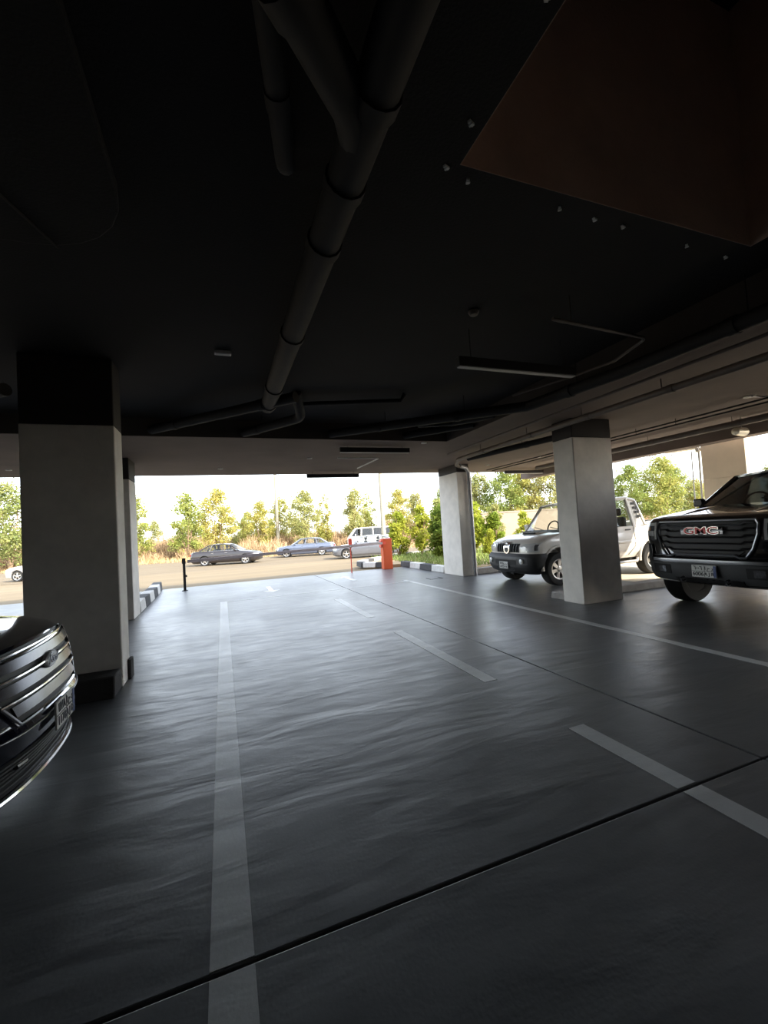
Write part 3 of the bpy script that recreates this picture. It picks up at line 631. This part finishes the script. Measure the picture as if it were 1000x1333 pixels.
# ---------------------------------------------------------------- white pickup
def white_pickup():
    t = empty('pickup_truck', (6.14, 8.40, 0)); n = 3.2
    B = Body([(.45,.14,5.0,.78,.30,n,.1,5), (.6,.10,5.02,.86,.34,n,.1,5), (.72,.08,5.02,.875,.36,n,.1,5), (.9,.09,5.02,.875,.38,n,.1,5), (.98,.14,5.02,.865,.40,n,.1,5), (1.04,.24,5.02,.85,.42,n,.1,5), (1.12,.58,5.02,.845,.44,n,.1,5), (1.19,1.28,5.02,.84,.3,4,.1,5)])
    B.build('body', 'paint_white', t, [(.80,.45,.5,.40), (3.72,.45,.5,.40)])
    for x in (.80, 3.72):
        for sg in (-1, 1):
            wheel(t, x, .745*sg, .365, .25, .225, 6, 'alloy', sg)
            pts = [(x+.475*math.cos(a), .865*sg, .40+.475*math.sin(a)) for a in [R(-5)+R(190)*k/18 for k in range(19)]]
            MB().tube(pts, .035, 8).build('wheel_arch_flare', 'paint_white', t)
    # black bumper
    BB = Body([(.27,.20,.60,.72,.26,n,.05,6), (.34,.06,.62,.84,.36,n,.05,6), (.45,.0,.62,.90,.40,n,.05,6), (.66,-.01,.62,.91,.40,n,.05,6), (.74,.05,.60,.89,.38,n,.05,6)])
    bp_ = BB.build('bumper', 'plastic_black', t, [(.80,.45,.2,.40)])
    BB.patch(-.38, .38, .30, .60, .003, .03, 16, 3).build('bumper_intake', 'interior', bp_)
    for z in (.35, .40): BB.patch(-.3, .3, z, z+.02, .012, .02, 12, 1).build('intake_bar', 'plastic_grey', bp_)
    for sg in (-1, 1):
        fg = BB.patch(.44*sg, .70*sg, .50, .645, .004, .02, 8, 4).build('fog_light_recess', 'plastic_grey', t)
        MB().lathe([(.055,-.0), (.055,-.03), (.03,-.04), (.004,-.042)], (BB.fx(.56, .57)+.0, .56*sg, .575), 'x', 20).build('fog_light', 'lamp_lens', fg)
        MB().tube([(.02, .25*sg, .32), (-.05, .25*sg, .31), (.02, .25*sg, .28)], .014, 8).build('tow_hook', 'steel_grey', t)
        hl = B.patch(.46*sg, .852*sg, lambda u: .765+.01*u, lambda u: .945+.035*u, .012, .05, 12, 5).build('headlight', 'lamp_lens', t)
        B.patch(.53*sg, .62*sg, .81, .90, .018, .02, 6, 4).build('reflector', 'badge_silver', hl)
        B.patch(.66*sg, .76*sg, .81, .92, .018, .02, 6, 4).build('reflector', 'badge_silver', hl)
        B.patch(.79*sg, .84*sg, .81, .94, .018, .02, 4, 4).build('indicator', 'lamp_dark', hl)
    gr = B.patch(-.41, .41, .765, .965, .010, .04, 16, 3).build('grille', 'plastic_black', t)
    for k in range(9):
        y = -.36+.09*k
        if abs(y) > .1: B.rib([(y*.94, .775), (y, .955)], .013, .022).build('grille_bar', 'plastic_grey', gr)
    em = B.patch(-.105, .105, lambda u: .70+.10*abs(2*u-1), 1.0, .035, .04, 10, 4).build('grille_emblem', 'chrome', t)
    B.patch(-.06, .06, lambda u: .76+.04*abs(2*u-1), .88, .042, .02, 8, 3).build('emblem_slot', 'plastic_black', em)
    MB().lathe([(.05, 0), (.05, -.008), (.04, -.012)], (B.fx(0, .94)-.036, 0, .94), 'x', 20).build('emblem_oval', 'dark_chrome', em)
    B.patch(-.055, .055, .932, .948, .05, .01, 4, 1).build('emblem_wing', 'chrome', em)
    plate(t, BB.fx(0, .47)-.012, .04, .475, .32, .16, '١٤٧٢', '1472', 'ح ن ب', 'J N B', strip=False)
    # bonnet scoop and creases
    MB().add([(.72,-.26,1.135), (.72,.26,1.135), (1.06,.30,1.165), (1.06,-.30,1.165), (.78,-.22,1.185), (.78,.22,1.185), (1.06,.28,1.18), (1.06,-.28,1.18)], [(0,1,2,3),(4,7,6,5),(0,4,5,1),(1,5,6,2),(2,6,7,3),(3,7,4,0)]).build('bonnet_scoop', 'paint_white', t, bevel=.015)
    MB().box(.715, .76, -.20, .20, 1.145, 1.185).build('scoop_opening', 'interior', t)
    for sg in (-1, 1): MB().tube([(.30, .52*sg, 1.03), (.62, .58*sg, 1.095), (1.2, .66*sg, 1.17)], .03, 8, flat=.5).build('bonnet_crease', 'paint_white', t)
    MB().sheet([[(1.10, -.76+.152*k, 1.172) for k in range(11)], [(1.40, -.76+.152*k, 1.20) for k in range(11)]], (0,0,.015)).build('cowl', 'plastic_black', t)
    belt = [(1.30,.80,1.20), (2.42,.83,1.22), (3.15,.83,1.22), (3.55,.82,1.24)]; roof = [(1.74,.66,1.80), (2.35,.68,1.87), (3.12,.68,1.88), (3.42,.67,1.82)]
    greenhouse(t, belt, roof, 'paint_white', 'glass_clear', (1, 1, 0), pr=.038, bow=.08, crown=.03, rbow=.03)
    # black louvres on the cab quarter panel
    for sg in (-1, 1):
        for k in range(4):
            z = 1.74-.105*k; x = 3.32+.022*k
            MB().box(x-.05, x+.07, .0, .012, -.03, .03).build('louvre', 'plastic_black', t).location = (0, sg*(.70+.035*k)-(.0 if sg > 0 else .012), z)
        MB().box(2.85, 3.02, .0, .025, 1.10, 1.13).build('door_handle', 'plastic_grey', t, bevel=.008).location = (0, .83*sg-(.0 if sg > 0 else .025)+.012*sg, 0)
        MB().box(1.9, 2.07, .0, .025, 1.10, 1.13).build('door_handle', 'plastic_grey', t, bevel=.008).location = (0, .83*sg-(.0 if sg > 0 else .025)+.012*sg, 0)
        for x in (1.58, 2.40, 3.13):   # door gaps
            pts = [(x, .852*sg, 1.18), (x, .876*sg, .95), (x, .878*sg, .72), (x+(.25 if x > 3 else 0)*-1, .864*sg, .52)]
            MB().tube(pts, .006, 6).build('door_gap', 'interior', t)
        MB().tube([(1.35, .868*sg, .83), (3.2, .868*sg, .83)], .025, 8, flat=1.6).build('side_moulding', 'paint_white', t)
        MB().tube([(1.3, .84*sg, .42), (1.4, .90*sg, .36), (3.1, .90*sg, .36), (3.2, .84*sg, .42)], .035, 10).build('side_step', 'steel_grey', t)
        mirror(t, 1.50, .86*sg, 1.2, 'paint_white', sg, .95)
    # load bed above the belt
    bed = MB()
    for sg in (-1, 1): bed.box(3.6, 5.02, .80*sg-.035, .80*sg+.035, 1.18, 1.29)
    bed.box(3.58, 3.63, -.8, .8, 1.18, 1.29); bed.box(4.97, 5.02, -.8, .8, 1.18, 1.29)
    bd = bed.build('load_bed', 'paint_white', t, bevel=.012)
    for sg in (-1, 1): MB().box(3.6, 5.02, .80*sg-.04, .80*sg+.04, 1.29, 1.31).build('bed_rail_cap', 'plastic_black', bd, bevel=.006)
    seats(t, (2.35, 3.1), .36, 1.2, .45); steering(t, 1.80, .36, 1.25)
    MB().tube([(1.74, -.07, 1.72), (1.72, .0, 1.70), (1.74, .07, 1.72)], .03, 8).build('rear_view_mirror', 'interior', t)
    for y in (-.45, .1): MB().tube([(1.25, y, 1.215), (1.36, y+.42, 1.28)], .009, 6).build('wiper', 'plastic_black', t)
    MB().box(.3, 4.9, -.6, .6, .34, .5).build('chassis', 'plastic_black', t)
    tag(t, 'white double-cab pickup with black bumper parked behind the grey column', 'pickup truck')
white_pickup()

# ---------------------------------------------------------------- navy car
def navy_car():
    t = empty('parked_car', (-.985, 3.20, 0), math.pi); n = 2.5
    B = Body([(.20,.18,4.7,.82,.55,n,.2,4), (.235,.055,4.75,.90,.60,n,.2,4), (.27,.035,4.78,.93,.62,n,.2,4), (.34,.05,4.78,.94,.62,n,.2,4), (.45,.0,4.78,.955,.62,n,.2,4), (.565,-.02,4.78,.96,.62,n,.2,4), (.605,.01,4.78,.96,.60,n,.2,4), (.70,.025,4.78,.96,.58,n,.2,4), (.82,.045,4.78,.955,.56,n,.2,4), (.92,.075,4.78,.945,.54,n,.2,4), (.97,.12,4.78,.93,.54,n,.2,4), (1.005,.22,4.76,.91,.55,n,.2,4), (1.045,.50,4.74,.88,.55,n,.2,4), (1.085,.92,4.7,.85,.5,n,.2,4), (1.115,1.25,4.6,.82,.3,n,.2,4)])
    B.build('body', 'paint_navy', t, [(.98,.40,.6,.36), (3.8,.40,.6,.36)], sub=4)
    for x in (.98, 3.8):
        for sg in (-1, 1): wheel(t, x, .80*sg, .365, .25, .25, 5, 'alloy', sg)
    # hexagonal grille opening with bright louvres (lens-shaped outline)
    def hw(z): return .60 if z > .86 else .60-(.86-z)*.55
    lo = lambda u: .60+.12*max(0, abs(2*u-1)-.70)/.30
    gr = B.patch(-.60, .60, lambda u: .605+.19*max(0, abs(2*u-1)-.66)/.34, lambda u: .955-.05*max(0, abs(2*u-1)-.8)/.2, .004, .03, 26, 5).build('grille', 'plastic_black', t)
    def slat(z, h, tilt):
        e = min(.55, .38+(z-.60)*.9); g = []
        for j in range(3):
            row = []
            for i in range(25):
                y = -e+2*e*i/24; zz = z+h*(j/2-.5); row.append((B.fx(y, z)-.010-tilt*(1-j/2), y, zz))
            g.append(row)
        return MB().sheet(g, (.012, 0, 0))
    for z in (.895, .785, .675):
        s = slat(z, .050, .022).build('grille_louvre', 'louvre_grey', gr)
    for z in (.945, .835, .725):
        e = min(.60, .40+(z-.60)*1.1); B.rib([(-e, z), (e, z)], .0085, .026, sub=24).build('grille_chrome_bar', 'chrome', gr)
    fr = [(-.62,.94), (-.585,.80), (-.42,.605), (.42,.605), (.585,.80), (.62,.94)]
    B.rib(fr, .012, .014, sub=12).build('grille_surround', 'chrome', gr)
    # oval badge
    bx = B.fx(0, .835)-.028
    bd = MB().lathe([(.001, -.012), (.9, -.012), (1.0, -.004), (1.0, .012)], n=36, axis='x'); bd.v = [(x_+bx, y_*.092, z_*.048+.832) for x_, y_, z_ in bd.v]
    bo = bd.build('badge', 'badge_silver', t)
    b2 = MB().lathe([(.001, -.002), (1.0, -.002), (1.0, .002)], n=36, axis='x'); b2.v = [(x_+bx-.0125, y_*.080, z_*.038+.832) for x_, y_, z_ in b2.v]; b2.build('badge_field', 'badge_silver', bo)
    Bm = Matrix(((0, 0, -1), (-1, 0, 0), (0, 1, 0))).to_4x4()
    text('badge_lettering', 'Ford', .072, Matrix.Translation((bx-.0155, 0, .832)) @ Bm, 'dark_chrome', bo, shear=.35, ext=.002, bold=.001)
    # lower bumper
    B.patch(-.66, .66, .285, .455, .006, .03, 24, 3).build('lower_intake', 'interior', t)
    for z in (.31, .335, .36, .385, .41, .435): B.rib([(-.60, z), (.60, z)], .005, .012, sub=20).build('intake_bar', 'plastic_grey', t)
    B.rib([(-.88, .30), (-.6, .265), (0, .255), (.6, .265), (.88, .30)], .020, .012, sub=14, flat=.8).build('chin_trim', 'chrome', t)
    B.rib([(-.80, .585), (-.42, .555), (.42, .555), (.80, .585)], .006, .004, sub=14).build('bumper_crease', 'dark_chrome', t)
    for sg in (-1, 1):
        hl = B.patch(.63*sg, .90*sg, lambda u: .80+.04*u, lambda u: .93+.01*u, .008, .04, 10, 4).build('headlight', 'lamp_lens', t)
        B.patch(.66*sg, .74*sg, .83, .90, .014, .02, 4, 3).build('projector', 'lamp_dark', hl)
        fg = B.patch(.66*sg, .84*sg, .42, .56, .006, .03, 8, 4).build('fog_light_recess', 'interior', t)
        B.rib([(.66*sg, .43), (.84*sg, .52)], .008, .014).build('daylight_strip', 'chrome', fg)
        MB().tube([(.34, .60*sg, 1.0), (.55, .64*sg, 1.035), (1.1, .70*sg, 1.09)], .016, 8, flat=.5).build('bonnet_crease', 'paint_navy', t)
        B.rib([(.36*sg, .395), (.44*sg, .40)], .014, .018).build('tow_eye_cover', 'dark_chrome', t)
    plate(t, B.fx(0, .54)-.022, 0, .525, .31, .155, '١١٧٨', '1178', 'ا ح د', 'A J D')
    belt = [(1.25,.80,1.11), (2.3,.84,1.10), (3.3,.84,1.12), (4.2,.78,1.14)]; roof = [(2.05,.62,1.60), (2.45,.64,1.68), (3.3,.64,1.67), (3.9,.60,1.58)]
    greenhouse(t, belt, roof, 'paint_navy', 'glass_dark', (1, 1, 1), pr=.04, bow=.14)
    for sg in (-1, 1): mirror(t, 1.6, .88*sg, 1.08, 'paint_navy', sg)
    tag(t, 'dark navy car with bright louvred grille parked before the wide plastered column', 'car')
navy_car()

# ---------------------------------------------------------------- road cars
def sedan(paint, loc, rz, label, L=4.85, H=1.45):
    t = empty('sedan', loc, rz); n = 2.6; k = L/4.85
    B = Body([(.18,.22*k,4.66*k,.80,.4,n,.3,3), (.28,.05,4.8*k,.88,.5,n,.4,3), (.48,.0,4.85*k,.905,.55,n,.45,3), (.62,.02,4.85*k,.91,.55,n,.45,3), (.72,.07,4.83*k,.905,.55,n,.45,3), (.80,.22,4.81*k,.895,.55,n,.45,3), (.88,.62,4.78*k,.88,.55,n,.45,3), (.95,1.25,4.72*k,.85,.4,n,.45,3), (1.0,1.55,4.5*k,.80,.3,n,.4,3)])
    B.build('body', paint, t, [(.93,.37,.55,.34), (3.73*k,.37,.55,.34)])
    for x in (.93, 3.73*k):
        for sg in (-1, 1): wheel(t, x, .78*sg, .325, .22, .225, 5, 'alloy', sg)
    belt = [(1.38,.80,.97), (2.4*k,.84,.97), (3.4*k,.83,.99), (4.15*k,.74,1.02)]; roof = [(2.05,.60,H-.09), (2.5*k,.62,H-.03), (3.25*k,.61,H-.05), (3.6*k,.58,H-.11)]
    greenhouse(t, belt, roof, paint, 'glass_clear', (1, 1, 1), pr=.032, bow=.12)
    for sg in (-1, 1):
        hl = B.patch(.48*sg, .84*sg, .62, lambda u: .70+.03*u, .006, .04, 8, 3).build('headlight', 'lamp_lens', t)
        MB().box(4.70*k, 4.80*k, .55*sg-.2, .55*sg+.2, .72, .84).build('tail_light', 'tail_red', t, bevel=.02)
        mirror(t, 1.62, .85*sg, .95, paint, sg, .8)
        for x in (1.55, 2.42*k, 3.3*k): MB().tube([(x, .855*sg, .95), (x, .906*sg, .7), (x, .90*sg, .4)], .005, 6).build('door_gap', 'interior', t)
        for x in (2.15*k, 3.1*k): MB().box(x, x+.16, .905*sg-.012, .905*sg+.012, .83, .855).build('door_handle', 'chrome', t, bevel=.005).location = (0, -.01*sg, 0)
        MB().tube([(1.38, .81*sg, .985), (2.4*k, .85*sg, .985), (3.4*k, .84*sg, 1.005)], .012, 6).build('window_trim', 'chrome', t)
    B.patch(-.45, .45, .42, .62, .006, .03, 14, 3).build('grille', 'plastic_black', t)
    B.patch(-.6, .6, .24, .34, .004, .03, 14, 2).build('lower_intake', 'interior', t)
    seats(t, (2.25, 3.1), .36, .95, .38)
    MB().box(.4, 4.4*k, -.55, .55, .16, .3).build('underbody', 'plastic_black', t)
    tag(t, label, 'car', 'sedans on the road'); return t
def nose(wx, wy, rz, d=.93): return (wx-d*math.cos(rz)+(.78)*-math.sin(rz)*0, wy-d*math.sin(rz), -.385)
def put(paint, wx, wy, rdeg, label, near, **kw):
    """wx, wy: foot of the visible front wheel; near: which side (+1/-1 local y) that wheel is on"""
    rz_ = R(rdeg); c, s = math.cos(rz_), math.sin(rz_)
    lx, ly = -.93, -.80*near
    return sedan(paint, (wx+lx*c-ly*s, wy+lx*s+ly*c, -.385), rz_, label, **kw)
put('paint_charcoal', 1.45, 31.2, 180-20, 'dark charcoal sedan on the road facing the blue-grey sedan', 1)
put('paint_bluegrey', 4.75, 34.9, -16, 'blue-grey sedan on the road between the dark and the silver sedan', -1)
put('paint_silver', 7.6, 27.4, -13, 'silver sedan on the road behind the boom arm', -1)
put('paint_white', -11.4, 31.6, -16, 'white sedan on the road mostly hidden behind the wide plastered column', -1)

def van():
    t = empty('van', (12.6, 45.0, -.4), -R(12)); n = 4
    B = Body([(.25,.1,5.3,.85,.3,n,.1,5), (.4,.0,5.35,.92,.4,n,.1,5), (.9,.02,5.35,.93,.4,n,.1,5), (1.1,.12,5.35,.93,.4,n,.1,5), (1.2,.35,5.35,.92,.4,n,.1,5)])
    B.build('body', 'paint_white', t, [(.95,.38,.5,.35), (4.1,.38,.5,.35)])
    for x in (.95, 4.1):
        for sg in (-1, 1): wheel(t, x, .80*sg, .33, .22, .2, 5, 'alloy', sg)
    belt = [(.35,.88,1.2), (1.5,.91,1.2), (2.8,.91,1.2), (4.1,.91,1.2), (5.3,.90,1.2)]; roof = [(1.0,.78,2.0), (1.6,.80,2.03), (2.8,.80,2.05), (4.1,.80,2.05), (5.25,.79,2.0)]
    greenhouse(t, belt, roof, 'paint_white', 'glass_tint', (1,1,1,1), pr=.06, bow=.1)
    for sg in (-1, 1):
        B.patch(.5*sg, .85*sg, .72, .92, .01, .04).build('headlight', 'lamp_lens', t); mirror(t, .9, .9*sg, 1.25, 'paint_white', sg)
    tag(t, 'white passenger van parked behind the silver sedan', 'van')
van()

# ================================================================ POLES, WALL
def lamp_pole(x, y, h, r, label, arm=True, z=-.4):
    t = empty('lamp_post', (x, y, z)); MB().tube([(0,0,0), (0,0,h*.5), (0,0,h)], [r, r*.85, r*.6], 12).build('pole', 'pole_paint', t)
    MB().box(-r*1.6, r*1.6, -r*1.6, r*1.6, 0, .25).build('base', 'kerb_concrete', t)
    if arm:
        MB().tube([(0,0,h-.1), (.4,0,h+.35), (1.4,0,h+.45)], r*.45, 8).build('arm', 'pole_paint', t)
        MB().box(1.3, 2.0, -.14, .14, h+.36, h+.5).build('lamp_head', 'steel_grey', t, bevel=.03)
    return tag(t, label, 'lamp post')
lamp_pole(6.0, 50.5, 11, .22, 'tall pale lamp post beyond the blue-grey sedan')
lamp_pole(11.2, 29.8, 10.5, .19, 'thick pale lamp post behind the orange barrier cabinet')
lamp_pole(5.2, 92, 9, .12, 'distant slim street lamp seen between the trees beyond the charcoal sedan')
lamp_pole(43, 31, 7.3, .09, 'distant street lamp above the trees behind the white pickup')
def bwall():
    t = empty('compound_wall', (16.6, 25, -.4)); d = Vector((14, -4.2, 0)); u = d.normalized(); ang = math.atan2(d.y, d.x)
    t.rotation_euler = (0,0,ang)
    for k in range(2): MB().box(3*k+.01, 3*k+2.99, -.1, .1, 0, 2.45).build('wall_panel', 'tan_wall', t, bevel=.01)
    MB().box(-.05, 6.05, -.13, .13, 2.45, 2.55).build('coping', 'tan_wall', t, bevel=.01)
    tag(t, 'tan boundary wall behind the shrubs and the white pickup', 'wall')
bwall()

# ================================================================ PLANTS
rnd = random.Random(7)
def leaves(mb, c, rad, n, size, flat=1.0, shell=.45, rn=rnd):
    vs, fs = [], []
    for _ in range(n):
        while True:
            p = Vector((rn.uniform(-1,1), rn.uniform(-1,1), rn.uniform(-1,1)))
            if shell < p.length < 1: break
        p = Vector((p.x*rad[0], p.y*rad[1], p.z*rad[2]))+Vector(c)
        d = Vector((rn.gauss(0,1), rn.gauss(0,1), rn.gauss(0,.7)-.25)).normalized(); s_ = d.cross(Vector((rn.gauss(0,1), rn.gauss(0,1), rn.gauss(0,1)))).normalized()
        L_ = size*rn.uniform(.7, 1.4); wd = L_*.28*flat; o = len(vs)
        vs += [p, p+d*L_*.5+s_*wd, p+d*L_, p+d*L_*.5-s_*wd]; fs.append((o, o+1, o+2, o+3))
    mb.add(vs, fs)
def tree_proto(H, cw, seed, n_clump, n_leaf, lsize, trunkh, lm, upright=1.0, stems=3):
    rn = random.Random(seed); tr = MB(); fo = MB()
    for s in range(stems):
        a = 2*math.pi*s/stems+rn.uniform(-.4,.4); top = Vector((math.cos(a)*cw*.45*rn.uniform(.5,1), math.sin(a)*cw*.45*rn.uniform(.5,1), H*rn.uniform(.62,.85)))
        mid = Vector((top.x*.35, top.y*.35, trunkh)); tr.tube([(rn.uniform(-.08,.08), rn.uniform(-.08,.08), -.1), tuple(mid*.6), tuple(mid), tuple(top)], [.11*H/6, .08*H/6, .06*H/6, .015], 7)
        for q in range(3):
            t0 = mid.lerp(top, rn.uniform(.1,.7)); tr.tube([t0, t0+Vector((rn.uniform(-1,1)*cw*.35, rn.uniform(-1,1)*cw*.35, rn.uniform(.4,1.2)))], [.03, .008], 5)
    for i in range(n_clump):
        h = rn.random(); zz = trunkh*.75+(H-trunkh*.75)*h; rr = cw*(.25+.75*math.sin(math.pi*min(1, .18+h*.82))**.8)*.62*rn.uniform(.25, 1.05)
        a = rn.uniform(0, 2*math.pi); cr = cw*rn.uniform(.14,.30)
        leaves(fo, (rr*math.cos(a), rr*math.sin(a), zz), (cr, cr, cr*rn.uniform(.7,1.2)*upright), n_leaf, lsize, rn=rn, shell=.2)
    return tr.mesh('trunk'), fo.mesh('foliage')
def tree(proto, lm, x, y, z, s, rz_, name, label, group, cat='tree', sz=1):
    t = empty(name, (x, y, z), rz_); t.scale = (s, s, s*sz)
    for me, m in ((proto[0], 'bark'), (proto[1], lm)):
        if not me.materials: me.materials.append(None)
        me.materials[0] = me.materials[0] or MATS[m]
        o = link_me(me.name.split('.')[0], me, t); o.material_slots[0].link = 'OBJECT'; o.material_slots[0].material = MATS[m]
    return tag(t, label, cat, group)
PF = [tree_proto(6, 2.4, 11, 64, 120, .17, 1.5, 'leaf_field'), tree_proto(6, 2.0, 23, 56, 120, .17, 1.7, 'leaf_field', 1.3, 2), tree_proto(6, 2.7, 31, 72, 120, .17, 1.3, 'leaf_field', 1, 4), tree_proto(6, 1.6, 47, 46, 110, .16, 1.4, 'leaf_field', 1.6, 2)]
FG = 'trees in the dry field beyond the road'
GY = 'green and yellow tree in the dry field beyond the road'
TF = [(-17.8, 48, 1.27, 2, 'broad green tree beyond the road, behind the white sedan'), (-23.5, 50, 1.2, 0, GY), (-8.0, 48, 1.05, 0, 'bushy green tree beyond the road beside the far plastered column'), (-11.5, 50, 1.0, 1, GY),
      (-3.3, 47, 1.05, 0, 'round green tree with bare trunk behind the tail of the charcoal sedan'), (-.6, 49, 1.14, 2, 'tall yellow-green tree behind the roof of the charcoal sedan'), (1.5, 56, .72, 3, GY),
      (4.2, 51, .93, 0, 'yellowing tree beside the tall pale lamp post'), (6.6, 53, 1.02, 1, 'upright olive tree right behind the tall pale lamp post'), (8.6, 49, 1.08, 2, 'broad olive and orange tree behind the blue-grey sedan'), (3.2, 58, .8, 2, GY),
      (11.4, 50, 1.0, 3, 'narrow upright tree standing alone behind the blue-grey sedan'), (14.8, 49, 1.10, 1, 'tall yellow tree standing behind the white van'), (17.3, 51, 1.0, 3, GY), (20.2, 48, 1.04, 0, 'olive tree seen just past the thick pale lamp post'), (23.3, 50, 1.0, 1, GY), (24.0, 44, .95, 0, GY), (27.5, 45, 1.1, 1, GY)]
for i, (x, y, s, k, lab) in enumerate(TF):
    tree(PF[k], 'leaf_field' if i % 3 else 'leaf_olive', x, y, -.4, s, i*1.7, 'field_tree', lab, FG)
for i in range(30):
    x = -52+i*4.6+rnd.uniform(-1.2,1.2); y = rnd.uniform(72, 88)-.12*x
    tree(PF[i % 4], 'leaf_olive', x, y, -.4, rnd.uniform(.7,.95), i*2.1, 'distant_tree', 'hazy olive tree in the far row behind the dry field', 'far row of trees')
for i, (x, y, s, k, lm) in enumerate([(25.0, 38, 1.12, 1, 'leaf_olive'), (26.6, 36, 1.15, 2, 'leaf_field'), (28.6, 35.5, 1.13, 0, 'leaf_field'), (30.5, 34.5, 1.2, 2, 'leaf_olive'), (33.2, 33.5, 1.17, 0, 'leaf_field'), (36, 29.5, 1.02, 2, 'leaf_field'), (38.6, 28.5, 1.12, 2, 'leaf_field'), (41.5, 29, 1.0, 0, 'leaf_olive'), (43.5, 28, .7, 0, 'leaf_field'), (46, 30, .8, 2, 'leaf_olive'), (55, 27, 1.15, 0, 'leaf_olive')]):
    tree(PF[k], lm, x, y, -.4, s, i*1.3+.5, 'roadside_tree', 'leafy tree in the sun beyond the tan boundary wall', 'trees beyond the boundary wall')
# dry brush
def brush_proto(seed, n, h, w_, blade):
    rn = random.Random(seed); mb = MB(); vs, fs = [], []
    for _ in range(n):
        a, r_ = rn.uniform(0, 6.28), w_*math.sqrt(rn.random()); p = Vector((r_*math.cos(a), r_*math.sin(a), 0)); hh = h*rn.uniform(.4, 1)*(1-.5*(r_/w_)**2)
        lean = Vector((rn.gauss(0,.25), rn.gauss(0,.25), 1))*hh; s_ = Vector((rn.gauss(0,1), rn.gauss(0,1), 0)).normalized()*blade; o = len(vs)
        vs += [p-s_, p+s_, p+lean*.6+s_*.8+Vector((0,0,.0)), p+lean, p+lean*.6-s_*.8]; fs.append((o, o+1, o+2, o+3, o+4))
        if rn.random() < .8:
            q = p+lean*rn.uniform(.4,.9); l2 = Vector((rn.gauss(0,.5), rn.gauss(0,.5), rn.uniform(.1,.6)))*.45; o = len(vs); vs += [q-s_, q+s_, q+l2]; fs.append((o, o+1, o+2))
    mb.add(vs, fs); return mb.mesh('twigs')
BP = [brush_proto(5, 420, 1.9, 1.5, .03), brush_proto(6, 380, 1.5, 1.7, .03), brush_proto(8, 420, 2.3, 1.4, .03)]
for me in BP: me.materials.append(MATS['dry_twig'])
k = 0
for row in range(6):
    y0 = 47+row*4.2
    for i in range(26):
        x = -30+i*3.5+rnd.uniform(-1.2,1.2)+row*.9; y = y0+rnd.uniform(-1,1)-.12*(x-5)*(1 if row < 2 else .3)
        s = rnd.uniform(.75,1.2)*(1+.07*row)
        o = link_me('dry_bush', BP[k % 3], None, (x, y, -.42), (0,0,rnd.uniform(0,6)), (s, s, s*rnd.uniform(.95,1.35))); k += 1
        tag(o, 'dry tan bush under the trees beyond the road', 'bush', 'dry bushes beyond the road')
# dry grass verge: uncountable
rn = random.Random(3); vs, fs = [], []
for _ in range(26000):
    tt = rn.uniform(-55, 60); nn = 6.3+rn.random()**1.6*26; x, y, z = road_pt(tt, nn, -.4)
    h = rn.uniform(.12,.5); s_ = Vector((rn.gauss(0,1), rn.gauss(0,1), 0)).normalized()*.03; p = Vector((x, y, z)); o = len(vs)
    vs += [p-s_, p+s_, p+Vector((rn.gauss(0,.2)*h*1.5, rn.gauss(0,.2)*h*1.5, h))]; fs.append((o, o+1, o+2))
o = MB().add(vs, fs).build('dry_grass', 'dry_blade', smooth=False); o['kind'] = 'stuff'; tag(o, 'dry straw-coloured grass along the verge beyond the road', 'grass')
# shrub bed by the exit
SP = [tree_proto(2.6, 1.0, 61, 46, 120, .13, .5, 'leaf_lime', 1.1, 4), tree_proto(2.6, 1.15, 62, 60, 120, .15, .3, 'leaf_deep', .9, 4), tree_proto(2.6, .75, 63, 30, 110, .13, .5, 'leaf_lime', 1.3, 3)]
for x, y, s, k, lm, lab in ((7.9, 19.0, .78, 0, 'leaf_lime', 'yellow-green shrub behind the orange barrier cabinet'), (8.9, 18.6, .88, 2, 'leaf_lime', 'yellow-green shrub beside the dark leafy bush'), (8.6, 15.9, .80, 1, 'leaf_deep', 'dark green leafy bush in front of the slim column shrubs'), (9.3, 16.6, .86, 1, 'leaf_deep', 'large dark green bush next to the slim white column'),
        (10.3, 19.2, 1.0, 2, 'leaf_olive', 'tall olive shrub behind the slim white column'), (10.4, 16.6, .84, 0, 'leaf_lime', 'bright yellow-green shrub between slim column and white pickup'), (11.2, 16.0, .66, 0, 'leaf_lime', 'low yellow shrub beside the white pickup bonnet'), (11.9, 18.5, .9, 2, 'leaf_lime', 'slender lime shrub in front of the tan boundary wall'), (13.4, 19.0, .86, 2, 'leaf_olive', 'thin olive shrub in front of the tan boundary wall'), (14.9, 18.6, .82, 2, 'leaf_lime', 'sparse lime shrub by the white pickup windscreen'), (9.6, 14.0, .42, 0, 'leaf_lime', 'small lime shrub close to the slim white column')):
    tree(SP[k], lm, x, y, .05 if x < 14 and y < 19.9 else -.3, s, x*3.1, 'garden_shrub', lab, 'shrubs in the bed by the exit', 'shrub')
rn = random.Random(9); vs, fs = [], []
for _ in range(7000):
    p = Vector((rn.uniform(6.7, 13.9), rn.uniform(12, 19.8), .1)); h = rn.uniform(.05,.22); s_ = Vector((rn.gauss(0,1), rn.gauss(0,1), 0)).normalized()*.02; o = len(vs)
    vs += [p-s_, p+s_, p+Vector((rn.gauss(0,.4)*h, rn.gauss(0,.4)*h, h))]; fs.append((o, o+1, o+2))
o = MB().add(vs, fs).build('ground_cover', 'weed_green', smooth=False); o['kind'] = 'stuff'; tag(o, 'low green ground cover between the shrubs by the exit', 'ground cover')
